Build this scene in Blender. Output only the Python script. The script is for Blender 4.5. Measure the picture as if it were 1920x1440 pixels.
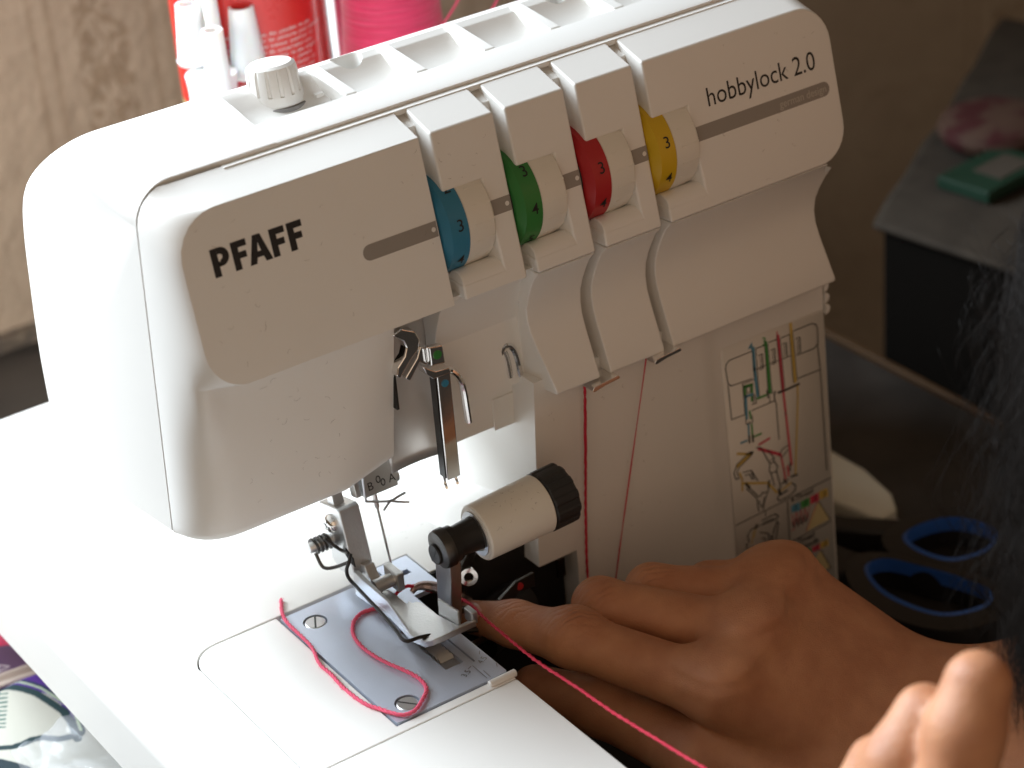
import bpy, bmesh, math, random
import numpy as np
from mathutils import Vector, Matrix

# ------------------------------------------------------------------ scene
for o in list(bpy.data.objects): bpy.data.objects.remove(o)
S = 0.001                       # everything below is written in millimetres
scn = bpy.context.scene
COL = scn.collection
R_ = math.radians
random.seed(7); rng = np.random.default_rng(5)

# ---- camera
cam = bpy.data.cameras.new('camera'); camo = bpy.data.objects.new('camera', cam); COL.objects.link(camo)
yaw, pitch, roll = R_(32.086), R_(29.143), R_(-4.999)
fw = Vector((math.sin(yaw)*math.cos(pitch), math.cos(yaw)*math.cos(pitch), -math.sin(pitch)))
rt = Vector((math.cos(yaw), -math.sin(yaw), 0)); up = rt.cross(fw)
r2 = rt*math.cos(roll)+up*math.sin(roll); u2 = -rt*math.sin(roll)+up*math.cos(roll)
M = Matrix((r2, u2, -fw)).transposed().to_4x4(); M.translation = Vector((-268.1, -508.9, 433.1))*S
camo.matrix_world = M
cam.sensor_width = 36; cam.lens = 83.22; cam.clip_start = 0.02; cam.clip_end = 30
cam.dof.use_dof = True; cam.dof.focus_distance = 0.738; cam.dof.aperture_fstop = 11
scn.camera = camo

# ---- ambient light of the room (dim, warm)
w = bpy.data.worlds.new('World'); scn.world = w; w.use_nodes = True
bg = w.node_tree.nodes['Background']; bg.inputs[0].default_value = (1.0, .75, .52, 1); bg.inputs[1].default_value = 0.135

# ---- daylight window behind and to the left, and the warm glow of the room in front
def area(name, loc, tgt, sx, sy, power, col):
    l = bpy.data.lights.new(name, 'AREA'); l.shape = 'RECTANGLE'; l.size = sx; l.size_y = sy
    l.energy = power; l.color = col
    o = bpy.data.objects.new(name, l); COL.objects.link(o); o.location = Vector(loc)*S
    o.rotation_euler = (Vector(tgt)-Vector(loc)).to_track_quat('-Z', 'Y').to_euler()
    return o
area('window_light', (-275, 820, 660), (20, 40, 20), .95, .80, 44.0, (.82, .92, 1.0))
wall_fill = area('wall_fill_light', (-520, 60, 300), (95, 495, 10), .30, .35, .44, (1.0, .95, .88)); wall_fill.data.spread = R_(40)  # added lamp, spread narrowed to brighten the left wall and miss the machine
area('room_light', (-430, -760, 380), (90, 150, 30), 1.0, .8, 1.35, (1.0, .77, .57))

vs = scn.view_settings; vs.view_transform = 'Standard'; vs.look = 'None'; vs.exposure = 0.3; vs.gamma = 1; vs.use_curve_mapping = False
scn.render.engine = 'CYCLES'; scn.render.resolution_x = 1024; scn.render.resolution_y = 768

# ------------------------------------------------------------------ materials
def nodes(m): return m.node_tree.nodes, m.node_tree.links
def mat(name, col, rough=.45, metal=0., bump=0., bscale=400., var=0., vscale=60., spec=.5, trans=0., sss=0., coat=0.):
    m = bpy.data.materials.new(name); m.use_nodes = True; n, l = nodes(m); p = n['Principled BSDF']
    p.inputs['Base Color'].default_value = (*col, 1); p.inputs['Roughness'].default_value = rough
    p.inputs['Metallic'].default_value = metal; p.inputs['Specular IOR Level'].default_value = spec
    p.inputs['Transmission Weight'].default_value = trans; p.inputs['Coat Weight'].default_value = coat
    if sss:
        p.inputs['Subsurface Weight'].default_value = sss; p.inputs['Subsurface Radius'].default_value = (1, .4, .2); p.inputs['Subsurface Scale'].default_value = .004
    tc = n.new('ShaderNodeTexCoord')
    if var:
        t = n.new('ShaderNodeTexNoise'); t.inputs['Scale'].default_value = vscale; t.inputs['Detail'].default_value = 6
        l.new(tc.outputs['Object'], t.inputs['Vector'])
        mx = n.new('ShaderNodeMix'); mx.data_type = 'RGBA'
        mx.inputs[6].default_value = (*[c*(1-var) for c in col], 1); mx.inputs[7].default_value = (*[min(1, c*(1+var)) for c in col], 1)
        l.new(t.outputs['Fac'], mx.inputs[0]); l.new(mx.outputs[2], p.inputs['Base Color'])
        mr = n.new('ShaderNodeMapRange'); mr.inputs[3].default_value = rough*.85; mr.inputs[4].default_value = min(1, rough*1.2)
        l.new(t.outputs['Fac'], mr.inputs[0]); l.new(mr.outputs[0], p.inputs['Roughness'])
    if bump:
        t2 = n.new('ShaderNodeTexNoise'); t2.inputs['Scale'].default_value = bscale; t2.inputs['Detail'].default_value = 4
        l.new(tc.outputs['Object'], t2.inputs['Vector'])
        b = n.new('ShaderNodeBump'); b.inputs['Strength'].default_value = bump; b.inputs['Distance'].default_value = .0004
        l.new(t2.outputs['Fac'], b.inputs['Height']); l.new(b.outputs[0], p.inputs['Normal'])
    return m
WHITE = mat('white_plastic', (.80, .785, .755), .42, bump=.12, bscale=2600, var=.025, vscale=25)
WHITE2 = mat('white_plastic_smooth', (.80, .79, .765), .32, bump=.05, bscale=1500, var=.02, vscale=30)
CREAM = mat('cream_plastic', (.78, .75, .68), .38, bump=.05, bscale=1200, var=.03, vscale=40)
GREY = mat('grey_print', (.30, .275, .25), .5)
PALE = mat('pale_print', (.52, .49, .44), .5)
INK = mat('black_ink', (.012, .011, .012), .5)
BLACK = mat('black_plastic', (.018, .018, .019), .5, bump=.2, bscale=900)
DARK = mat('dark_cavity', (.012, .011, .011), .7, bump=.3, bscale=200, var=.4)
BLUE = mat('blue_ring', (.035, .20, .33), .38, var=.06); GREEN = mat('green_ring', (.035, .20, .045), .38, var=.06)
RED = mat('red_ring', (.42, .018, .022), .38, var=.06); YELLOW = mat('yellow_ring', (.62, .40, .012), .38, var=.06)
CHROME = mat('chrome', (.80, .78, .76), .10, 1., bump=.05, bscale=150)
STEEL = mat('brushed_steel', (.56, .57, .60), .32, 1., bump=.15, bscale=700, var=.08, vscale=90)
PLATE = mat('bead_blasted_steel', (.60, .66, .78), .33, .55, bump=.2, bscale=2500, var=.06, vscale=60)
NICKEL = mat('satin_nickel_casting', (.60, .60, .60), .36, 1., bump=.25, bscale=1200, var=.06)
DSTEEL = mat('dark_steel', (.10, .095, .09), .38, 1., bump=.3, bscale=300, var=.3)
OXIDE = mat('black_oxide', (.035, .033, .032), .36, .6, bump=.2, bscale=500, var=.3)
SIL = mat('grey_card', (.20, .19, .18), .7)

# ------------------------------------------------------------------ mesh helpers (mm in, m out)
def link(o, parent=None):
    COL.objects.link(o)
    if parent is not None: o.parent = parent
    return o
def thing(name, label, cat, group=None):
    o = bpy.data.objects.new(name, None); o.empty_display_size = .01; COL.objects.link(o); tag(o, label, cat, group); return o
def tag(o, label, cat, group=None):
    o['label'] = label; o['category'] = cat
    if group: o['group'] = group
    return o
def mesh(name, v, f, m, parent=None, ang=35, bev=0., seg=2, solid=0., sub=0, bang=30):
    me = bpy.data.meshes.new(name); me.from_pydata([tuple(c*S for c in p) for p in v], [], [tuple(int(i) for i in q) for q in f]); me.validate()
    bm = bmesh.new(); bm.from_mesh(me); bmesh.ops.recalc_face_normals(bm, faces=bm.faces); bm.to_mesh(me); bm.free()
    for p in me.polygons: p.use_smooth = True
    if ang < 180: me.set_sharp_from_angle(angle=R_(ang))
    for mm in (m if isinstance(m, (list, tuple)) else [m]): me.materials.append(mm)
    o = link(bpy.data.objects.new(name, me), parent)
    if solid:
        md = o.modifiers.new('solid', 'SOLIDIFY'); md.thickness = solid*S; md.offset = -1
    if bev:
        md = o.modifiers.new('bevel', 'BEVEL'); md.width = bev*S; md.segments = seg; md.limit_method = 'ANGLE'; md.angle_limit = R_(bang); md.harden_normals = True
    if sub:
        md = o.modifiers.new('sub', 'SUBSURF'); md.levels = sub; md.render_levels = sub
    return o
class MB:
    def __init__(s): s.v = []; s.f = []
    def add(s, v, f):
        n = len(s.v); s.v += [tuple(p) for p in v]; s.f += [tuple(i+n for i in q) for q in f]; return s
    def build(s, name, m, parent=None, **k): return mesh(name, s.v, s.f, m, parent, **k)
def box(x0, x1, y0, y1, z0, z1):
    v = [(x, y, z) for x in (x0, x1) for y in (y0, y1) for z in (z0, z1)]
    return v, [(0, 1, 3, 2), (4, 6, 7, 5), (0, 4, 5, 1), (2, 3, 7, 6), (0, 2, 6, 4), (1, 5, 7, 3)]
def prism(poly, ax, a, b):
    """closed 2D polygon swept along axis: ax='x' poly=(y,z), 'y' poly=(x,z), 'z' poly=(x,y)"""
    def P(q, t): return {'x': (t, q[0], q[1]), 'y': (q[0], t, q[1]), 'z': (q[0], q[1], t)}[ax]
    n = len(poly); v = [P(q, a) for q in poly]+[P(q, b) for q in poly]
    return v, [tuple(range(n))[::-1], tuple(range(n, 2*n))]+[(i, (i+1) % n, n+(i+1) % n, n+i) for i in range(n)]
def frame(d):
    d = Vector(d).normalized(); a = Vector((0, 0, 1)) if abs(d.z) < .9 else Vector((1, 0, 0))
    x = d.cross(a).normalized(); return d, x, d.cross(x)
def lathe(prof, o, d, n=32, cap=True):
    """prof=[(t,r)] along direction d from o"""
    d, x, y = frame(d); o = Vector(o); v = []; f = []
    for t, r in prof:
        for k in range(n):
            a = 2*math.pi*k/n; v.append(tuple(o+d*t+x*(r*math.cos(a))+y*(r*math.sin(a))))
    for i in range(len(prof)-1):
        for k in range(n): f.append((i*n+k, i*n+(k+1) % n, (i+1)*n+(k+1) % n, (i+1)*n+k))
    if cap: f += [tuple(range(n))[::-1], tuple(range((len(prof)-1)*n, len(prof)*n))]
    return v, f
def smooth_path(pts, n):
    P = [Vector(p) for p in pts]; P = [P[0]*2-P[1]]+P+[P[-1]*2-P[-2]]; out = []
    for i in range(1, len(P)-2):
        for k in range(n):
            t = k/n; a, b, c, d = P[i-1:i+3]
            out.append(.5*((2*b)+(c-a)*t+(2*a-5*b+4*c-d)*t*t+(3*b-a-3*c+d)*t**3))
    return out+[P[-2]]
def tube(pts, r, n=8, sm=0, flat=None):
    P = smooth_path(pts, sm) if sm else [Vector(p) for p in pts]
    N = len(P); v = []; f = []; nx = None
    for i in range(N):
        d = (P[min(i+1, N-1)]-P[max(i-1, 0)]).normalized()
        if nx is None: _, nx, _ = frame(d)
        nx = (nx-d*nx.dot(d)).normalized(); ny = d.cross(nx)
        rr = r(i/(N-1)) if callable(r) else r
        for k in range(n):
            a = 2*math.pi*k/n; q = P[i]+nx*(rr*math.cos(a))+ny*(rr*math.sin(a)*(flat or 1)); v.append(tuple(q))
    for i in range(N-1):
        for k in range(n): f.append((i*n+k, i*n+(k+1) % n, (i+1)*n+(k+1) % n, (i+1)*n+k))
    f += [tuple(range(n))[::-1], tuple(range((N-1)*n, N*n))]
    return v, f
def arc(cx, cy, r, a0, a1, n):
    return [(cx+r*math.cos(R_(a0+(a1-a0)*k/n)), cy+r*math.sin(R_(a0+(a1-a0)*k/n))) for k in range(n+1)]
def grid(fn, nu, nv):
    v = [fn(i/(nu-1), j/(nv-1)) for i in range(nu) for j in range(nv)]
    return v, [(i*nv+j, (i+1)*nv+j, (i+1)*nv+j+1, i*nv+j+1) for i in range(nu-1) for j in range(nv-1)]
def text2d(s, size=1., offset=0., align='LEFT'):
    c = bpy.data.curves.new('lettering', 'FONT'); c.body = s; c.size = size; c.align_x = align; c.offset = offset; c.resolution_u = 4
    o = bpy.data.objects.new('lettering', c); COL.objects.link(o); dg = bpy.context.evaluated_depsgraph_get(); dg.update()
    me = o.evaluated_get(dg).to_mesh(); v = [tuple(p.co)[:2] for p in me.vertices]; f = [tuple(p.vertices) for p in me.polygons]
    o.evaluated_get(dg).to_mesh_clear(); bpy.data.objects.remove(o); bpy.data.curves.remove(c)
    return v, f
def stroke(pts, w, fn):
    """flat line of width w through 2D points; fn maps (a,b) to 3D"""
    v = []; f = []
    for (a, b) in zip(pts[:-1], pts[1:]):
        d = np.array(b)-np.array(a); L = np.hypot(*d)
        if L < 1e-6: continue
        d = d/L; n = np.array((-d[1], d[0]))*w/2; e = d*w*.45; a_ = np.array(a)-e; b_ = np.array(b)+e; k = len(v)
        v += [fn(*(a_+n)), fn(*(a_-n)), fn(*(b_-n)), fn(*(b_+n))]; f.append((k, k+1, k+2, k+3))
    return v, f
# implicit surfaces for organic shapes
def sd_cone(P, a, b, ra, rb):
    a = np.array(a, float); b = np.array(b, float); ba = b-a; t = np.clip(((P-a)@ba)/(ba@ba), 0, 1)
    return np.linalg.norm(P-a-t[..., None]*ba, axis=-1)-(ra+(rb-ra)*t)
def sd_ell(P, c, r, X=None):
    q = P-np.array(c, float)
    if X is not None: q = q@np.array(X, float).T
    r = np.array(r, float); k0 = np.linalg.norm(q/r, axis=-1); k1 = np.linalg.norm(q/(r*r), axis=-1); return k0*(k0-1)/np.maximum(k1, 1e-9)
def smin(a, b, k):
    h = np.maximum(k-np.abs(a-b), 0)/k; return np.minimum(a, b)-h*h*k*.25
def surface_nets(fn, lo, hi, h):
    ax = [np.arange(l, u+h, h) for l, u in zip(lo, hi)]; X = np.stack(np.meshgrid(*ax, indexing='ij'), -1); D = fn(X)
    s = D < 0; n = np.array(D.shape)-1
    co = [(i, j, k) for i in (0, 1) for j in (0, 1) for k in (0, 1)]
    sl = lambda c: tuple(slice(c[q], c[q]+n[q]) for q in range(3))
    cnt = sum(s[sl(c)].astype(int) for c in co); mask = (cnt > 0) & (cnt < 8)
    acc = np.zeros((*n, 3)); num = np.zeros(n)
    for c in co:
        for q in range(3):
            if c[q] == 0:
                d = list(c); d[q] = 1; a, b = D[sl(c)], D[sl(d)]; m = (a < 0) != (b < 0)
                t = np.where(m, a/np.where(m, a-b, 1), 0); p = np.zeros((*n, 3)); p[...] = c; p[..., q] += t
                acc += np.where(m[..., None], p, 0); num += m
    idx = -np.ones(n, int); idx[mask] = np.arange(mask.sum())
    cell = np.argwhere(mask); V = (cell+acc[mask]/num[mask][:, None])*h+np.array(lo); F = []
    for q in range(3):
        a = [slice(None)]*3; b = [slice(None)]*3; a[q] = slice(0, -1); b[q] = slice(1, None)
        ch = s[tuple(a)] != s[tuple(b)]; e = np.argwhere(ch); u, w_ = (q+1) % 3, (q+2) % 3
        ok = (e[:, u] > 0) & (e[:, w_] > 0) & (e[:, u] < n[u]) & (e[:, w_] < n[w_]) & (e[:, q] < n[q]); e = e[ok]
        def g(du, dw):
            t = e.copy(); t[:, u] -= du; t[:, w_] -= dw; return idx[t[:, 0], t[:, 1], t[:, 2]]
        Q = np.stack([g(1, 1), g(0, 1), g(0, 0), g(1, 0)], 1); fl = s[e[:, 0], e[:, 1], e[:, 2]]; Q[~fl] = Q[~fl][:, ::-1]; F.append(Q)
    return V, np.concatenate(F)
TAN = math.tan(R_(13))
def fy(z): return 45+(z-103)*TAN                # the slanted front face of the machine

# ================================================================== THE OVERLOCK MACHINE
mach = thing('overlock_machine', 'white plastic overlock sewing machine with coloured tension dials along its front', 'sewing machine')

def cut(o, cutters):
    """subtract meshes (v,f) from object o and bake the result"""
    tmp = []
    for v, f in cutters:
        c = mesh('cutter', v, f, WHITE); tmp.append(c)
        b = o.modifiers.new('cut', 'BOOLEAN'); b.operation = 'DIFFERENCE'; b.object = c; b.solver = 'EXACT'
        # cutting comes before any bevel
        while o.modifiers.find(b.name) > 0 and o.modifiers[o.modifiers.find(b.name)-1].type == 'BEVEL':
            k = o.modifiers.find(b.name); o.modifiers.move(k, k-1)
    dg = bpy.context.evaluated_depsgraph_get(); dg.update()
    me = bpy.data.meshes.new_from_object(o.evaluated_get(dg)); old = o.data; o.modifiers.clear(); o.data = me; bpy.data.meshes.remove(old)
    for c in tmp:
        d = c.data; bpy.data.objects.remove(c); bpy.data.meshes.remove(d)
    me.set_sharp_from_angle(angle=R_(25))
    return o

# ---- base and bed -------------------------------------------------
bed = MB()
lp = [(-39.98, 0), (-52, 0)]+[(-52-9*math.sin(R_(a)), -9+9*math.cos(R_(a))) for a in range(10, 91, 10)]+[(-61.4, -30), (-39.98, -30)]
bed.add(*prism(lp, 'y', -140, 258))
outer = [(-39.98, -140), (-33.5, -140), (-33.5, 63.3)]+arc(-22.9, 63.3, 10.6, 180, 90, 8)+[(38.4, 73.9), (38.4, 77.2), (52, 77.2), (52, 63), (94, 63), (94, 258), (-39.98, 258)]
bed.add(*prism(outer, 'z', -4, 0))
BED = bed.build('bed', WHITE, mach, bev=.35, ang=50, bang=60)
ci = [(-33, -4.1), (40.6, -4.1), (40.6, -.6), (-.6, -.6), (-.6, 73.3)]+arc(-22.9, 63.3, 10.0, 90, 180, 8)
MB().add(*prism(ci, 'z', -4, -.02)).build('bed_cover', WHITE, mach, bev=.35, bang=60)
MB().add(*prism([(-33, -140), (40.6, -140), (40.6, -4.5), (-33, -4.5)], 'z', -9, -.05)).build('front_cover_plate', WHITE, mach, bev=.4, bang=60)
MB().add(*lathe([(0, .9), (.3, 1.25), (9.6, 1.25), (9.9, .9)], (32, -2.0, .35), (1, 0, 0), 16)).build('cover_hinge_pin', WHITE2, mach)
b = MB(); b.add(*box(-34, 40.3, -139, 73.5, -9, -4.2)); b.add(*box(-50, 94, 74, 250, -28, -4.3)); b.add(*box(-25, 225, 80, 245, -94.6, -28.2)); b.build('base_body', WHITE, mach)
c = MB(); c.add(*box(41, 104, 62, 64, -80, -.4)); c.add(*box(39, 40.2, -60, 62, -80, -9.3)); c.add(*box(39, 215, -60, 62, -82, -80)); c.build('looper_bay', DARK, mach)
MB().add(*box(60, 250, 230, 300, -6, -.5)).build('spool_platform', WHITE, mach, bev=1)
# sloped fillet between bed and column
MB().add([(93.5, 63.4, 13), (93.5, 110, .6), (93.5, 110, -2), (93.5, 63.4, -2), (66, 100, -.3), (72, 63.4, -.3), (66, 100, -2), (72, 63.4, -2)], [(0, 1, 4, 5), (0, 5, 7, 3), (1, 2, 6, 4), (4, 6, 7, 5), (0, 3, 2, 1), (2, 3, 7, 6)]).build('throat_fillet', WHITE, mach, bev=.3)

# ---- needle plate ---------------------------------------------------
pp = [(0.2, .2), (39.8, .2), (40.3, .8), (40.3, 54.2), (51, 54.2), (51, 76.2), (38.8, 76.2), (38.8, 71.5), (0, 71.5), (0, .5)]
plate = mesh('needle_plate', *prism(pp, 'z', -1.4, .35), PLATE, mach, ang=20)
cut(plate, [prism([(26, 13.2), (32.6, 13.2), (32.6, 40), (26, 40)], 'z', -3, 3), prism([(35, 11.2), (35.7, 11.2), (35.7, 40), (35, 40)], 'z', -3, 3),
            prism([(38.6, 66.3), (47, 66.3), (47, 69), (38.6, 69)], 'z', -3, 3), prism([(41, 42), (41.5, 40), (44, 60), (33, 56), (33.5, 44)], 'z', -3, -2),
            lathe([(0, 3.95), (5, 3.95)], (8.0, 62.8, -2), (0, 0, 1), 36), lathe([(0, 3.95), (5, 3.95)], (7.8, 6.9, -2), (0, 0, 1), 36)])
SLOT = mat('screw_slot', (.03, .03, .03), .6)
for (x, y, a) in ((8.0, 62.8, 62), (7.8, 6.9, 128)):
    mesh('screw_recess', *lathe([(0, 4.1), (.1, 4.1)], (x, y, -1.2), (0, 0, 1), 28), DARK, mach)
    s = mesh('plate_screw', *lathe([(0, 3.45), (1.0, 3.45), (1.25, 3.1)], (x, y, -1.1), (0, 0, 1), 36), NICKEL, mach, ang=30)
    ca, sa = math.cos(R_(a)), math.sin(R_(a))
    mesh('screw_slot', [(x+ca*u-sa*w_, y+sa*u+ca*w_, .17) for u, w_ in ((-3.2, -.32), (3.2, -.32), (3.2, .32), (-3.2, .32))], [(0, 1, 2, 3)], SLOT, s)
fd = MB()
for k in range(7):
    y = 17.6+k*2.1; fd.add([(27, y, -.2), (32, y, -.2), (27, y+1.6, .9), (32, y+1.6, .9), (27, y+2.05, -.2), (32, y+2.05, -.2)], [(0, 1, 3, 2), (2, 3, 5, 4), (0, 2, 4), (1, 5, 3), (0, 4, 5, 1)])
fd.build('feed_dog', NICKEL, mach, ang=20)
mk = MB()
onp = lambda a, b: (a, b, .40)
def put2d(mb, s, size, org, ux, uy, fn, off=0., sx=1.):
    v, f = text2d(s, size, off); mb.add([fn(org[0]+ux[0]*a*sx+uy[0]*b, org[1]+ux[1]*a*sx+uy[1]*b) for a, b in v], f)
put2d(mk, '4.5', 3.0, (36.4, 8.4), (.88, .45), (-.45, .88), onp); put2d(mk, '3.5', 3.0, (28.6, 5.8), (.88, .45), (-.45, .88), onp)
for q in ([(33.4, 1.2), (33.6, 9.5)], [(34.6, 1.2), (34.8, 5.2)], [(38.6, 13.2), (39.6, 14.6)], [(39.2, 4.2), (40, 6)], [(31.5, 9), (33, 9.6)]): mk.add(*stroke(q, .22, onp))
mk.build('engraved_marks', mat('engraving', (.30, .30, .31), .3, 1.), mach)

# ---- front cover, left part (lofted from horizontal slices) ---------------
def xs(z):
    b_ = -26-(150-min(z, 150))*.05
    return b_ if z <= 148 else b_+12*(1-math.sqrt(max(0, 1-((z-148)/12)**2)))
def xface(z):
    if z < 115: d = 115-z; return -22+12-math.sqrt(max(0, 144-d*d))
    if z > 141: d = min(z, 155)-141; return -22+14-math.sqrt(max(0, 196-d*d))
    return -22.
def bez(a, b_, c_, t): return tuple((1-t)**2*p+2*t*(1-t)*q+t*t*r for p, q, r in zip(a, b_, c_))
NF, NS = 9, 14
def ss_(t): t = max(0., min(1., t)); return t*t*(3-2*t)
def side_up(z, y0, xf):
    p1 = (xf*.22+xs(z)*.78, y0+(71.8-y0)*.22); return [bez((xf, y0), p1, (xs(z), 71.8), k/NS) for k in range(1, NS+1)]
def side_low(z, ins=0.):
    y0 = 52+(103-z)*.05+ins; out = []
    for k in range(1, NS+1): fi = ins*(1-(k/NS)**3); out.append(bez((-14, y0), (xs(z)+fi, y0), (xs(z)+fi, 71.8), k/NS))
    return out
def side_mix(z, ins=0.):            # one skin runs down the whole end of the head
    w_ = ss_((z-74)/44); A_s = side_low(z, ins); B_s = side_up(z, fy(z), -22. if z < 115 else xface(z))
    return [tuple(p*(1-w_)+q*w_ for p, q in zip(a, b_)) for a, b_ in zip(A_s, B_s)]
def join_side(first, z, ins=0.):
    S_ = side_mix(z, ins); out = []
    for k in range(NS): w_ = ss_((k+1)/6); out.append((*(p*(1-w_)+q*w_ for p, q in zip(first[k], S_[k])), z))
    return out
def upper(z, y=None, dx=0.):
    y0 = fy(z) if y is None else y; xf = xface(z)+dx; pts = [(61.2, y0+9, z)]
    for k in range(NF): t = k/(NF-1); pts.append((61.2+(xf-61.2)*t, y0, z))
    sa = side_up(z, y0, xf)
    return pts+([(*p, z) for p in sa] if z > 118 else join_side(sa, z))
def lower(z, ins=0.):
    y0 = 52+(103-z)*.05+ins; pts = [(43.5, y0+14, z)]; xb = min(41.5, max(22, 24+(z-57)*.42))
    for k in range(NF):
        x = [43.5, (43.5+xb)/2, xb][k] if k < 3 else xb+(-14-xb)*((k-2)/(NF-3)); pts.append((x, y0+max(0, x-xb)*.34, z))
    return pts+join_side(side_low(z, ins), z, ins)
sl = [lower(47.0, 3.0), lower(47.5, 1.6), lower(48.6, .5), lower(50.5)]+[lower(z) for z in (57, 64, 70, 76, 82, 88, 93, 98)]+[lower(102.2)]
sl += [upper(103+12*(1-math.cos(R_(a)))) for a in (2, 12, 24, 36, 48, 60, 75, 90)]+[upper(z) for z in (120, 126, 132, 138)]+[upper(141+14*math.sin(R_(a))) for a in (5, 20, 35, 50, 62, 74, 84, 90)]
sl += [upper(156.4, 62, .8), upper(157.9, 67.5, 1.6), upper(159.3, 71.4, 2.4)]
n = len(sl[0]); v = [p for s in sl for p in s]; f = [(i*n+k, i*n+k+1, (i+1)*n+k+1, (i+1)*n+k) for i in range(len(sl)-1) for k in range(n-1)]
f.append(tuple(range(n)))
fc = mesh('front_cover', v, f, WHITE, mach, ang=32, bev=.8, seg=3, bang=32)

MB().add(*box(3, 214, 70.2, 73.4, 157.6, 159.25)).build('seam_strip', WHITE, mach)
ss = [52, 80, 110, 140, 148, 151, 153.5]
mesh('seam_strip', [(xs(z)+.7+(.5 if z > 147 else 0), y, z-(.7 if z > 147 else 0)) for z in ss for y in (69.5, 74.5)], [(2*k, 2*k+1, 2*k+3, 2*k+2) for k in range(len(ss)-1)], WHITE, mach)
# ---- rear cover, left end ----------------------------------------------
prof = [(72.6, 47.2), (72.6, 104), (72.6, 145), (72.6, 160.4), (74, 160.9), (86, 162.3), (100, 164.6), (110, 164.4), (125, 158.5), (138, 150), (145, 141), (148, 128), (149, 110), (149, 80), (144, 47.2)]
prof = prof[:3]+[(q.y, q.z) for q in smooth_path([(0, y, z) for y, z in prof[3:]], 4)]
v = []; f = []; st = [22, 10, 0, -8, -14]+[-14-12*math.sin(R_(a)) for a in (10, 20, 30, 40, 50, 60, 68, 75, 81, 86, 90)]
for x in st:
    t = max(0, (-14-x)/12); i0 = 1-math.sqrt(max(0, 1-t*t))
    for (y, z) in prof:
        ins = i0*(12-5*min(1, max(0, (y-72)/60)))
        zz = z; yy = y
        if y > 72.7 or z > 151:
            cy, cz = 100, 120; k = ins/45
            if z > 100: zz = z-min(ins, ins*(z-100)/58)
            if y > 86: yy = y-ins*min(1, (y-86)/40)
        lean = (150-zz)*.05 if x < -8 else 0
        fl = t*(7.5*min(1, max(0, (y-73)/66))**.8)
        v.append((x-fl-lean*min(1, (-8-x)/18) if x < -8 else x, yy, zz))
n = len(prof)
for i in range(len(st)-1):
    for k in range(n): f.append((i*n+k, i*n+(k+1) % n, (i+1)*n+(k+1) % n, (i+1)*n+k))
f += [tuple(range(n))[::-1], tuple(range((len(st)-1)*n, len(st)*n))]
mesh('rear_cover', v, f, WHITE, mach, ang=28)

# ---- top tray --------------------------------------------------------
tp = [(72.6, 120), (72.6, 160.4), (74, 160.9), (85, 162.2), (86.5, 157.2), (94, 158.6), (99, 161), (103, 164.2), (106, 165.2), (110, 164.4), (125, 158), (136, 148), (141, 138), (142.5, 120)]
tray = mesh('top_tray', *prism(tp, 'x', 22.05, 216), WHITE, mach, ang=25)
cut(tray, [lathe([(0, 5.2), (30, 5.2)], (67, 106.5, 150), (0, 0, 1), 32), lathe([(0, 5.2), (30, 5.2)], (146, 106.5, 150), (0, 0, 1), 32)])
MB().add(*prism([(72.7, 50), (142.4, 50), (142.4, 119.8), (72.7, 119.8)], 'x', 22.05, 215)).build('rear_housing', WHITE, mach, bev=2)
for x in (54, 79.5, 105, 130.5, 156, 181):
    rb = [(85.3, 157), (85.3, 162.3), (104, 165.6), (106, 165.4), (106, 160)]
    v, f = prism(rb, 'x', 0, 4.6); v = [(x+p[0]-(p[1]-85)*.10, p[1], p[2]) for p in v]
    mesh('tray_rib', v, f, WHITE, mach, bev=.8, seg=3)
# wall at the left end of the tray is the step of the rear cover
# ---- presser pressure dial on the tray
pd = (40, 104, 158.5); dd = (0, .12, 1)
pdial = mesh('pressure_dial', *lathe([(0, 8.8), (10.5, 8.0), (12.2, 7.6), (13.0, 6.6)], pd, dd, 48), WHITE2, mach, ang=40)
cut(pdial, [tube([(pd[0]+8.6*math.cos(a), pd[1]+8.6*math.sin(a)+.5, pd[2]+4.5), (pd[0]+8.1*math.cos(a), pd[1]+8.1*math.sin(a)+1.6, pd[2]+14)], .75, 6) for a in [2*math.pi*k/14 for k in range(14)]])
mesh('pressure_dial_collar', *lathe([(-3, 9.9), (.1, 9.9), (.4, 9.5), (.4, 9.0)], pd, dd, 40, cap=False), SIL, mach)
mesh('dial_pointer', *box(49.5, 52.5, 96, 97.8, 158.5, 160.6), WHITE, mach, bev=.3)

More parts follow.
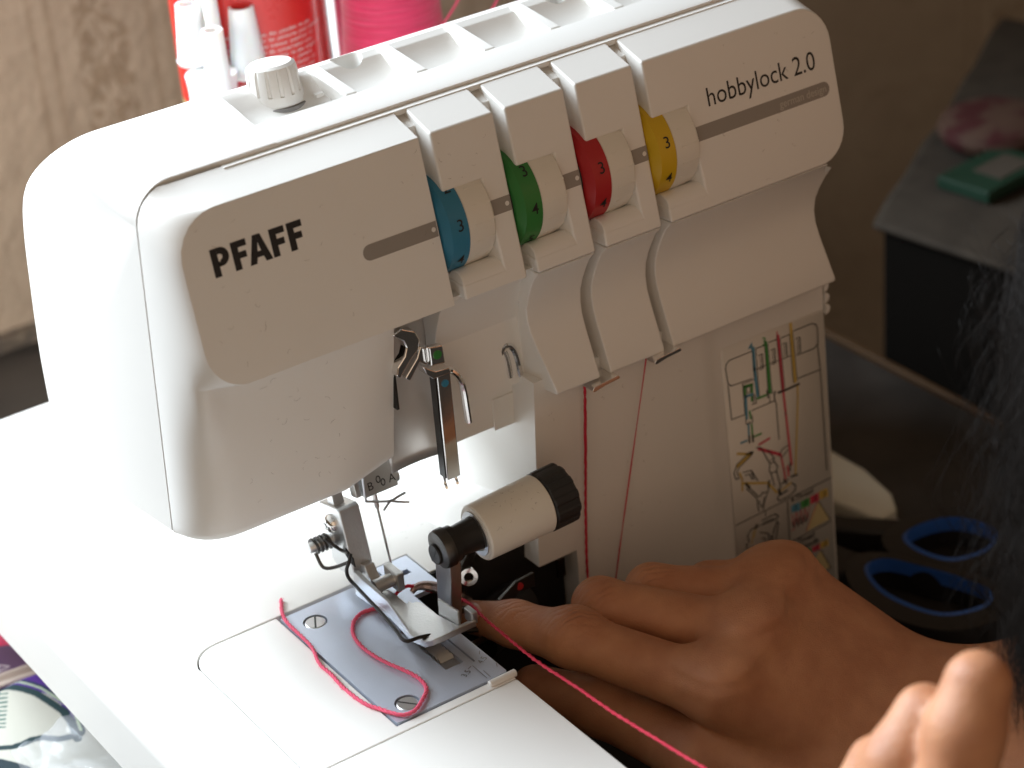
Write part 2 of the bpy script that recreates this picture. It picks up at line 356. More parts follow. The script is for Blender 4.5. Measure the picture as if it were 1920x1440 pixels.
# ---- tension blocks ----------------------------------------------------
XL = [65.4, 92.5, 119.0, 145.0]; XR = [88.4, 114.7, 141.2, 221.0]
core = [(fy(100)+8.5, 100), (fy(155)+8.5, 155), (72.4, 157.5), (72.4, 100)]
MB().add(*prism(core, 'x', 58, 214)).build('head_core', WHITE, mach)
def block(x0, x1, last):
    xr = x0+14.3
    P = [(x0, 136.8), (x0, 155)]
    if last: P += [(x, z) for x, z in arc(x1-13, 142, 13, 90, 0, 8)]+[(x, z) for x, z in arc(x1-12, 115, 12, 0, -90, 8)]
    else: P += [(x1, 155), (x1, 103)]
    P += [(x0, 103), (x0, 107.9), (xr+1.2, 107.9), (xr, 136.8)]
    n = len(P); v = [(x, fy(z), z) for x, z in P]; B = []
    for k, (x, z) in enumerate(P):
        if z > 154.5: B.append((x, 71.6, 159.4))
        elif last and k < n-4 and x > x0+30:
            dx, dz = x-(x1-13), z-129; B.append((x+ (0.5 if z > 115 else -4), 71.6, z+(4.4*(z-141)/14 if z > 141 else 0)+(-1 if z < 104 else 0)))
        elif k >= n-2: B.append((x-2.2, fy(z)+12, z+(-1.5 if z > 130 else 1.5)))
        else: B.append((x, fy(z)+12, z-(1 if z < 104 else 0)))
    f = [tuple(range(n))]+[(k, n+k, n+(k+1) % n, (k+1) % n) for k in range(n)]
    return v+B, f
for i in range(4):
    r_ = arc(fy(107)+4.6, 107.0, 4.3, 0, 350, 35); mesh('block_lip', *prism(r_, 'x', XL[i]+.25, XL[i]+16.4), WHITE, mach, bev=.5, bang=50)
    bl = mesh('tension_block', *block(XL[i], XR[i], i == 3), WHITE, mach, bev=.8, seg=3, ang=30)

# ---- necks below the blocks --------------------------------------------
np_ = [(45.4, 102.6), (46.3, 101.6), (48.6, 99.2), (51.2, 94.8), (53.3, 90.5), (54.9, 86), (55.4, 81.5), (54.8, 77), (53.2, 72.2), (50.2, 65), (47.3, 58), (47.2, 56.6), (48, 56.2), (66, 56.2), (66, 102.6)]
for i, (a, b_) in enumerate(((95.8, 114.7), (119.0, 141.2), (145.0, 216.5))):
    v, f = prism(np_, 'x', a, b_); n = len(np_); nv = []
    for k, (x, y, z) in enumerate(v):
        if i == 0 and k < n:
            t = (102.6-z)/46; x = 92.6+t*5.0-(y-47)*.16 if z < 101 else 92.5
        if i == 2 and k >= n: x = 216.5-(y-47)*.3-(82-z)*.02 if z < 101 else 212
        nv.append((x, y, z))
    mesh('neck_panel', nv, f, WHITE, mach, bev=.5, ang=30, bang=45)
n1 = [(48, 104), (50.5, 102.6), (53, 101), (56.6, 95), (60, 87), (62.6, 79), (64.6, 71), (65.8, 62), (66.2, 55), (66.2, 41.5), (67, 41), (76, 41), (76, 104)]
mesh('neck_panel', *prism(n1, 'x', 62.2, 94.2), WHITE, mach, bev=.4, ang=30, bang=45)
mesh('neck_step', *prism([(65.6, 52), (65.6, 40.2), (75, 40.2), (75, 52)], 'x', 84, 94.0), WHITE, mach, bev=.4)
cf = MB(); cf.add(*box(62.4, 216, 62, 70, 57, 104)); cf.build('channel_floor', WHITE, mach)

# ---- column ---------------------------------------------------------------
def slab(xl0, xl1, xr0, xr1, y0, y1, z0, z1):
    v = [(xl0, y0, z0), (xr0, y0, z0), (xr0, y1, z0), (xl0, y1, z0), (xl1, y0, z1), (xr1, y0, z1), (xr1, y1, z1), (xl1, y1, z1)]
    return v, [(0, 3, 2, 1), (4, 5, 6, 7), (0, 1, 5, 4), (1, 2, 6, 5), (2, 3, 7, 6), (3, 0, 4, 7)]
cl = MB()
pl = [(0, 53.5), (1, 53.5), (2, 53.6), (3, 54.2), (4, 55.5), (5, 56.2), (6, 56.3), (7, 56.3), (8, 57.5), (8, 200), (0, 200)]
def colx(z, k):
    a = 92.4-(54-z)*.055; b_ = 218.6+(42-z)*.045
    return [a, a+.8, b_-58, b_-55, b_-51.5, b_-48.8, b_-47, b_-.6, b_, b_, a][k]
def colslab(z0, z1, left=None):
    v = []; n = len(pl)
    for z in (z0, z1):
        for k, (q, y) in enumerate(pl):
            x = colx(z, k)
            if left is not None and k in (0, 1, 10): x = left+(.8 if k == 1 else 0)
            v.append((x, y, z))
    return v, [tuple(range(n))[::-1], tuple(range(n, 2*n))]+[(k, (k+1) % n, n+(k+1) % n, n+k) for k in range(n)]
cl.add(*colslab(-9.6, 60)); cl.add(*colslab(-94, -9.55, 104.6)); cl.build('column', WHITE, mach, ang=40)
for k, z in enumerate((41, 45.5, 50)):
    mesh('side_rib', *prism(arc(0, z, 2.0, -90, 90, 6), 'y', 56, 70), WHITE, mach).location.x = (219.0-.3*k)*S
# bracket hiding the knife drive
mesh('thread_slot', *box(96.0, 99, 52.9, 54, -17, -9.7), DSTEEL, mach)

# ---- lettering and stripe on the face ----------------------------------------
def onface(x, z, h=.06): return (x, fy(z)-h, z)
g = MB()
def strip(xa, xb, ra=False, rb=False):
    z0, z1 = 124.9, 129.7; c_ = (z0+z1)/2; r = (z1-z0)/2
    P = (arc(xa+r, c_, r, 90, 270, 8) if ra else [(xa, z1), (xa, z0)])+(arc(xb-r, c_, r, -90, 90, 8) if rb else [(xb, z0), (xb, z1)])
    return [onface(x, z) for x, z in P], [tuple(range(len(P)))]
for a in ((34.6, 60.9, True, False), (80.4, 88.0, False, False), (107.4, 114.4, False, False), (133.9, 140.9, False, False), (160.4, 217, False, True)):
    g.add(*strip(*a))
g.build('grey_stripe', GREY, mach)
WPR = mat('white_print', (.75, .73, .70), .5)
for x in (59.6, 86.6, 113.2, 139.6): q = arc(x, 127.3, .75, 0, 350, 15); mesh('index_dot', [onface(a, b_, .1) for a, b_ in q], [tuple(range(len(q)))], WPR, mach)
# maker's name, drawn as heavy capitals: cap height 8.6
lt = MB(); onf = lambda a, b_: onface(a, b_)
def poly(P): lt.add([onf(*p) for p in P], [tuple(range(len(P)))])
x0, z0, H = -12.9, 135.3, 8.3; T = 2.15
def P_(x): 
    poly([(x, z0), (x+T, z0), (x+T, z0+H), (x, z0+H)])
    o = arc(x+3.0, z0+H-2.75, 2.75, 90, -90, 10); i = arc(x+2.8, z0+H-2.75, .85, 90, -90, 10)
    for k in range(10): poly([o[k], o[k+1], i[k+1], i[k]])
    poly([(x+T+.01, z0+H), o[0], i[0], (x+T+.01, z0+H-1.9)]); poly([(x+T+.01, z0+H-5.5), i[-1], o[-1], (x+T+.01, z0+H-3.6)][::-1])
def F_(x): poly([(x, z0), (x+T, z0), (x+T, z0+3.1), (x+4.5, z0+3.1), (x+4.5, z0+5.0), (x+T, z0+5.0), (x+T, z0+H-1.95), (x+5.0, z0+H-1.95), (x+5.0, z0+H), (x, z0+H)])
def A_(x): poly([(x, z0), (x+2.2, z0), (x+2.75, z0+1.7), (x+4.75, z0+1.7), (x+5.3, z0), (x+7.5, z0), (x+5.0, z0+H), (x+3.75, z0+H+.01), (x+3.75, z0+H-2.3), (x+4.3, z0+3.4), (x+3.2, z0+3.4), (x+3.74, z0+H-2.3), (x+3.74, z0+H), (x+2.5, z0+H)])
P_(x0); F_(x0+6.7); A_(x0+11.5); F_(x0+19.35); F_(x0+25.2)
lt.build('maker_name', INK, mach)
h = MB(); v, f = text2d('hobbylock 2.0', 9.0); wd = max(p[0] for p in v); h.add([onface(167.0+p[0]*45.8/wd, 134.6+p[1]*.97) for p in v], f); h.build('model_name', INK, mach)
h = MB(); v, f = text2d('german design', 3.6); wd = max(p[0] for p in v); h.add([onface(195.5+p[0]*20/wd, 126.2+p[1], .12) for p in v], f); h.build('motto', mat('motto_print', (.50, .46, .41), .5), mach)

# ---- tension dials ----------------------------------------------------------
DR = 16.6; DY, DZ = 62.9, 123.6
def dial(i, ringmat, nums, a0):
    x = XL[i]-3.4
    root = mesh('tension_dial', *lathe([(3.6, DR-.5), (3.9, DR), (9.6, DR-.15), (13.2, DR-.6), (13.8, DR-1.2), (13.8, 3)], (x+4.0, DY, DZ), (1, 0, 0), 72), CREAM, mach, ang=30)
    mesh('colour_ring', *lathe([(-.2, DR-3.2), (0, DR-2.4), (1.6, DR-.2), (7.55, DR+.15)], (x, DY, DZ), (1, 0, 0), 72), ringmat, root, ang=25)
    mesh('dial_hub', *lathe([(-.5, DR-4.5), (-.1, DR-4.4), (-.05, DR-3.3)], (x, DY, DZ), (1, 0, 0), 48), BLACK, root)
    gr = MB()
    for k in range(18):
        a = R_(20*k+a0*.4+6)
        c_, s_ = math.cos(a), math.sin(a)
        gr.add(*tube([(x+10.2, DY-c_*(DR-.28), DZ+s_*(DR-.28)), (x+17.4, DY-c_*(DR-.85), DZ+s_*(DR-.85))], .42, 6))
    gr.build('grip_rib', CREAM, root)
    t = MB()
    for k, s in enumerate(nums):
        v, f = text2d(s, 5.4, .008, 'CENTER')
        ac = a0-43*k
        def wrap(a, b_):
            ang = R_(ac)+(b_-1.9)/DR; r = DR+.14+(.03)
            return (x+4.9+a, DY-math.cos(ang)*r, DZ+math.sin(ang)*r)
        t.add([wrap(*p) for p in v], f)
    t.build('dial_number', INK, root)
dial(0, BLUE, '234', 57); dial(1, GREEN, '345', 46); dial(2, RED, '234', 64); dial(3, YELLOW, '234', 66)

# ---- guide plates under the necks -----------------------------------------------
for (x, z) in ((115, 55.2), (140.5, 56.0)):
    gp = MB(); 
    for s_ in (0, 1):
        pass
    gp.add(*prism([(-5.6, -.9), (-4.6, .4), (5.2, 1.2), (5.8, .4), (5.6, -.2), (0, -.6), (-4.6, -1.5)], 'y', 44.6, 52)); o = gp.build('thread_guide', CHROME, mach, bev=.2); o.location = (x*S, 0, z*S)
# ---- hook on the side of the neck
hk = MB(); hk.add(*tube([(86, 65, 60), (86.4, 63.5, 66), (87.9, 62.6, 71), (89.6, 62, 71.8), (91.2, 61.8, 70), (92.3, 61.6, 66), (93, 61.4, 59.6)], 1.0, 8, 5)); hk.add(*tube([(88.2, 62.6, 70), (88.9, 62.2, 66.5), (89.4, 61.9, 60.2)], 1.0, 8, 4)); hk.add(*prism([(85.4, 60.4), (89.0, 59.6), (88.6, 70), (87.6, 71), (86.2, 66)], 'y', 63.4, 64.2)); hk.build('thread_hook', CHROME, mach)

# ================================================================== metal works of the head
AT = R_(13)
def tl(x, a, b_, o=(39.5, 65, 3)): return (x, o[1]+a*math.cos(AT)+b_*math.sin(AT), o[2]-a*math.sin(AT)+b_*math.cos(AT))
def tilt(v, o=(39.5, 65, 3)): return [tl(p[0], p[1], p[2], o) for p in v]
def tm(name, vf, m, parent=mach, **k): return mesh(name, tilt(vf[0]), vf[1], m, parent, **k)
# needle and clamp
tm('needle', lathe([(0, .05), (1.6, .3), (3, .42), (24, .45), (25, .9), (34, .9)], (39.6, 0, 0), (0, 0, 1), 12), CHROME)
clamp = tm('needle_clamp', box(35.6, 48.2, -1.8, 5.5, 29.5, 46), NICKEL, bev=.5)
tx = MB()
fr = lambda a, b_: tl(a, -1.86, b_)
put2d(tx, 'B', 4.0, (36.9, 31.6), (1, 0), (0, 1), fr); put2d(tx, 'A', 4.0, (44.9, 31.6), (1, 0), (0, 1), fr)
for xx in (41.3, 42.8): tx.add(*stroke([(xx+.7*math.cos(t), 34.2+(xx-41.3)*-1+1.1*math.sin(t)) for t in [k*.52 for k in range(13)]], .35, fr))
tx.build('clamp_letter', INK, clamp)
mesh('clamp_screw', tilt(lathe([(0, 2.4), (.5, 2.6), (1.8, 2.6)], (48.2, 2.4, 32), (1, 0, 0), 16)[0]), lathe([(0, 2.4), (.5, 2.6), (1.8, 2.6)], (48.2, 2.4, 32), (1, 0, 0), 16)[1], NICKEL, clamp)
wg = MB(); wg.add(*tube([(33.3, 66, 44), (33.3, 66, 35), (33.7, 66, 33.8), (35, 66, 33.2), (39.6, 66, 31.3), (42.6, 66, 30.4), (45.5, 66, 30.9), (48, 66, 31.2)], .45, 8, 4)); wg.add(*tube([(42.6, 66, 30.6), (40.5, 65, 30.2), (38.6, 64.5, 29)], .4, 8, 3)); wg.add(*tube([(42.5, 66, 30.2), (46, 65, 28.9), (48, 64, 28.5)], .4, 8, 3))
wg.build('needle_thread_guide', STEEL, mach)
tm('needle_bar', box(33.2, 35.2, 0, 4, 30, 48), NICKEL, bev=.4)
# presser bar, holder block, spring
tm('presser_bar', box(27.6, 31.6, 6.2, 10.6, 22, 52), NICKEL, bev=.3)
blk = [(1.5, 4.2), (1.5, 27.5), (3.0, 28.4), (15.2, 28.4), (15.2, 8), (12, 4.2)]
hold = tm('presser_foot_holder', prism(blk, 'x', 26.6, 34.2), NICKEL, bev=.5, seg=3)
sc = lathe([(0, 3.2), (.9, 3.2), (1.9, 2.5), (2.4, 1.2)], (26.7, 8.8, 22), (-1, 0, 0), 24)
so = tm('holder_screw', sc, CHROME, hold)
cross = MB()
for a in (25, 115):
    ca, sa = math.cos(R_(a)), math.sin(R_(a)); cross.add([tl(24.25, 8.8+ca*u-sa*w_, 22+sa*u+ca*w_) for u, w_ in ((-1.9, -.28), (1.9, -.28), (1.9, .28), (-1.9, .28))], [(0, 1, 2, 3)])
cross.build('screw_recess', DSTEEL, hold)
pin = tm('spring_pin', lathe([(0, 1.9), (8.6, 1.9), (9.2, 1.5)], (27, 12.2, 15.5), (-1, 0, 0), 20), NICKEL, hold)
co = [tl(19.4+k*.115, 12.2+2.5*math.cos(k*.45), 15.5+2.5*math.sin(k*.45)) for k in range(56)]
mesh('coil_spring', *tube(co, .5, 7), DSTEEL, hold)
mesh('spring_arm', *tube([(19.2, 78.5, 14), (19.6, 76.5, 10.2), (20.6, 75, 9.2), (23, 73.1, 9.6), (25.2, 68, 13)], .6, 8, 4), DSTEEL, hold)
mesh('spring_arm', *tube([(21, 74.5, 21), (24, 74, 17), (26.2, 73, 14.6), (26.4, 69.5, 15.4)], .6, 8, 4), DSTEEL, hold)
mesh('holder_slot', *prism([(66.0, 11.6), (68.8, 12.0), (71.8, 13.8), (71.0, 16.6), (66.6, 14.6)], 'x', 26.35, 26.7), DARK, hold)
# presser foot
foot = thing_part = None
ft = [(24.2, 64), (25.8, 45), (24.2, 30), (24.6, 22), (26.2, 19.4), (29, 18.4), (36, 19.2), (42.4, 19.4), (42.3, 24), (38.3, 24), (37.2, 34), (37.0, 43.5), (35.9, 45), (34.6, 45.2), (34.2, 47), (33, 46), (33, 56), (30, 64)]
v, f = prism(ft, 'z', 2.6, 5.0); v = [(x, y, z+max(0, 27-y)**1.5*.16) for x, y, z in v]
foot = mesh('presser_foot', v, f, NICKEL, mach, bev=.45, seg=3)
mesh('foot_slot', *prism([(29.3, 39.2), (31.2, 39.2), (31.6, 48.6), (29.9, 48.6)], 'z', 4.9, 5.06), DARK, foot)
mesh('foot_fin', *prism([(37.4, 34), (38.4, 23.6), (39.3, 23.7), (38.3, 34.2)], 'z', 4, 11), NICKEL, foot, bev=.4)
mesh('foot_rail', *prism([(41.2, 20), (43.4, 19.8), (43.4, 25), (41.2, 24.6)], 'z', 6.5, 11), NICKEL, foot, bev=.5)
mesh('foot_side_wall', [(24.4, 64.5, 4.6), (25.9, 45, 4.6), (24.4, 30, 4.6), (27.2, 64.5, 4.6), (27.9, 45, 4.6), (25.4, 31, 4.6), (24.6, 64.5, 11.5), (26.1, 47, 8.6), (24.6, 31, 5.4), (26.6, 64.5, 11.5), (27.2, 47, 8.6), (25.2, 31, 5.4)],
     [(0, 1, 7, 6), (1, 2, 8, 7), (3, 9, 10, 4), (4, 10, 11, 5), (6, 7, 10, 9), (7, 8, 11, 10), (0, 6, 9, 3), (2, 5, 11, 8), (0, 3, 4, 1), (1, 4, 5, 2)], NICKEL, foot, bev=.3)
ank = tm('foot_ankle', prism([(-3, 4.5), (-5.5, 2), (-6.2, -.5), (-4.8, -2.6), (-2, -2.6), (1.5, 0), (2, 8), (-1.5, 8)], 'x', 29.4, 33.2), NICKEL, foot, bev=.4)
mesh('foot_hinge', *box(34.2, 37.0, 53, 61.5, 4.8, 11.6), NICKEL, foot, bev=.5)
mesh('hinge_pin', *lathe([(0, 2.3), (7.4, 2.3), (7.8, 2)], (27.4, 56.6, 8.2), (1, 0, 0), 20), NICKEL, foot)
mesh('foot_letter', *(lambda m_: (m_.v, m_.f))((lambda mb: (put2d(mb, 'C', 3.4, (26.2, 50.2), (.5, -.85), (.85, .5), lambda a, b_: (a-.4, b_, 9.9)), mb)[1])(MB())), INK, foot)
c_ = MB(); c_.add(*stroke([(31+2.3*math.cos(t), 27.8+2.3*math.sin(t)) for t in [.5+k*.26 for k in range(17)]], .25, lambda a, b_: (a, b_, 5.06))); c_.build('foot_mark', DSTEEL, foot)
mesh('foot_wire', *tube([(24.4, 64, 18.6), (22.8, 62.6, 17), (21.9, 63.3, 14), (22.1, 63.1, 11), (22.4, 60, 9.6), (21.9, 51, 9), (21.2, 41, 8.5), (20, 31, 8.2), (19.1, 26.2, 8.2), (19.6, 24.3, 8.2), (21, 23.9, 8.1), (24, 24.2, 7.6), (28, 24.2, 6.6)], .62, 9, 6), OXIDE, mach)

# chrome take-up parts in the slot
MB().add(*grid(lambda u, t: (42.5+u*19.8+2*max(0, t-.6)*(1-u), 68+.8*math.sin(u*3.1)-3*t, 92-51*t), 14, 14)).build('needle_guard_plate', mat('polished_guard', (.68, .66, .65), .3, .55, bump=.1, bscale=300), mach, solid=.6)
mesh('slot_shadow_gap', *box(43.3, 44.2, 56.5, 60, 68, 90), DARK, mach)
bar = MB(); bar.add(*prism([(55.9, 51.5), (61.0, 51.5), (61.0, 55.5), (55.9, 55.5)], 'z', 39, 77.5)); o = bar.build('thread_cover_bar', CHROME, mach, bev=.5, seg=3)
mesh('bar_side_strip', *box(55.4, 55.85, 51.9, 55.2, 40, 77), OXIDE, mach)
mesh('bar_eyelet', *lathe([(0, 1.25), (.25, 1.25)], (58.6, 51.45, 74), (0, -1, 0), 16), BLUE, mach)
for x in (56.2, 60.4): mesh('bar_hook', *tube([(x, 54, 41), (x, 54, 37.6), (x-.2, 52.8, 36.2), (x-.8, 51.8, 36.6)], .5, 8, 4), CHROME, mach)
mesh('take_up_hook', *tube([(60.5, 54, 77), (62.5, 53.5, 76.5), (64.6, 53, 73.5), (65.8, 53, 69), (66.3, 53, 62), (66.6, 53, 56.5)], 1.9, 10, 5, .6), CHROME, mach)
mesh('take_up_lever', *prism([(42.4, 96.3), (46.1, 97.4), (50.6, 95), (52.1, 91.5), (51.4, 88.2), (48.3, 85.8), (45.4, 82.7), (43.8, 80.7), (42.3, 82.0), (43.0, 84.8), (45.9, 87.7), (46.9, 90.4), (46.1, 92.9)], 'y', 52.6, 56.5), CHROME, mach, bev=.6, seg=3)
mesh('take_up_lever', *prism([(51.5, 89.4), (53.5, 88.0), (54.4, 88.0), (54.4, 83.0), (52.9, 82.3), (50.9, 84.2), (46.6, 79.0), (45.0, 80.6), (49.9, 85.9)], 'y', 52.0, 54.6), CHROME, mach, bev=.5, seg=3)
mesh('bar_cap', *prism([(51.0, 83.0), (55.6, 79.6), (60.8, 79.0), (61.2, 76.8), (54.6, 76.9), (52.2, 79.5)], 'y', 51.2, 56), CHROME, mach, bev=.5, seg=3)
ep = mesh('eyelet_plate', *prism([(53.0, 89.6), (58.3, 88.7), (58.6, 81.8), (53.2, 82.5)], 'y', 49.6, 51.8), CHROME, mach, bev=.7, seg=3)
mesh('plate_eyelet', *lathe([(0, 1.5), (.3, 1.5)], (55.8, 49.62, 86), (0, -1, 0), 20), GREEN, ep)
# ---- movable knife assembly
ky, kz = 34.6, 28.0
kn = mesh('knife_housing', *lathe([(0, 6.3), (0, 9.0), (.5, 9.5), (24, 9.9), (24.4, 9.5)], (54.5, ky, kz), (1, -.03, .06), 56), CREAM, mach, ang=40)
mesh('knife_sleeve', *lathe([(0, 6.0), (0, 7.6), (3, 7.6), (3, 6.2)], (54.0, ky, kz), (1, -.03, .06), 40, cap=False), NICKEL, kn)
kb = lathe([(0, 9.3), (.6, 9.8), (8.6, 9.8), (9.4, 9.1), (9.4, 0.1)], (79.1, ky-.75, kz+1.5), (1, -.03, .06), 96)
vv = []
for i, p in enumerate(kb[0]):
    r_ = Vector((0, p[1]-ky+.75, p[2]-kz-1.5)); k = i % 96
    s_ = 1+(.045 if (k//4) % 2 == 0 else 0)
    if r_.length > 8: p = (p[0], ky-.75+r_.y*s_, kz+1.5+r_.z*s_)
    vv.append(p)
mesh('knife_knob', vv, kb[1], BLACK, kn, ang=30)
mesh('knife_shaft', *lathe([(0, 6.0), (3, 6.0), (3.2, 5.2), (4, 5.2), (10, 5.6), (12.6, 5.9)], (43, ky, kz), (1, -.03, .06), 36), OXIDE, kn, ang=30)
cap_ = lathe([(0, 4.2), (.6, 6.2), (1.8, 6.6), (4, 6.6), (4, 5)], (39.6, ky+.1, kz-.3), (1, -.03, .06), 36)
mesh('shaft_cap', *cap_, DSTEEL, kn, ang=30)
scw = mesh('cap_screw', *lathe([(0, 3.2), (.3, 3.5), (1.4, 3.5)], (38.6, ky+.4, kz-1.4), (1, 0, 0), 28), OXIDE, kn)
mesh('screw_slot', *prism([(ky+.4+math.cos(R_(118))*u-math.sin(R_(118))*w_, kz-1.4+math.sin(R_(118))*u+math.cos(R_(118))*w_) for u, w_ in ((-3.3, -.35), (3.3, -.35), (3.3, .35), (-3.3, .35))], 'x', 38.5, 38.58), INK, kn)
arm_ = [(30.2, 27), (39.4, 22.6), (39.8, 12), (41.4, -7), (33.5, -3), (30.6, 16)]
mesh('upper_knife', [(p[0], p[1]+2.2, p[2]) for p in prism([(a, b_) for a, b_ in arm_], 'x', 42.4, 46.6)[0]], prism(arm_, 'x', 42.4, 46.6)[1], STEEL, kn, bev=.35)
# ---- loopers and brackets inside the bay
lo = MB(); lo.add(*tube([(38.6, 52.4, 3.4), (40.6, 52.5, 4.4), (43, 52, 4.2), (46, 50.5, 3), (50, 49, 0), (60, 50, -12), (66, 54, -40)], lambda t: .9+1.3*min(1, t*1.6), 10, 6)); lo.build('upper_looper', mat('looper_steel', (.36, .28, .27), .25, 1.), mach)
lk = MB(); lk.add([(63, 40, -4), (72.5, 44, -3), (81, 46, -4), (81, 46, -9.5), (73, 44, -7.5), (67, 41, -11)], [(0, 1, 4, 5), (1, 2, 3, 4)]); lk.build('looper_guide', DSTEEL, mach, solid=1.2, bev=.2)
for (x, y, z) in ((74, 43, -5.2),): mesh('guide_eyelet', *lathe([(0, 1.3), (.3, 1.3)], (x, y, z), (-.2, -1, .2), 14), RED, mach)
br = mesh('knife_bracket', [(52, 46, 6), (62, 52, 10), (66, 55, 6), (58, 50, -6), (52, 47, -14)], [(0, 1, 2, 3, 4)], DSTEEL, mach, solid=2, bev=.3)
mesh('bracket_nut', *lathe([(-1, 1.6), (-1, 3.0), (1.2, 3.0), (1.2, 1.6)], (57, 46.5, 4.5), (-.5, -1, .3), 20, cap=False), CHROME, mach)
mesh('looper_shaft', *lathe([(0, 8), (4, 8.5), (26, 8.5)], (84, 60, -24), (-.5, -.2, 0), 32), DARK, mach)
for a in (((44, 45, -3), (60, 47, -8)), ((43, 38, -6), (58, 36, -11)), ((44, 30, -9), (64, 40, -16))): mesh('looper_link', *tube(a, 1.1, 8), DSTEEL, mach)
mesh('lower_looper', *tube([(41.2, 38, -2.6), (46, 40, -2.2), (52, 42, -4), (58, 44, -10), (62, 46, -24)], lambda t: .7+1.2*t, 10, 5), DSTEEL, mach)

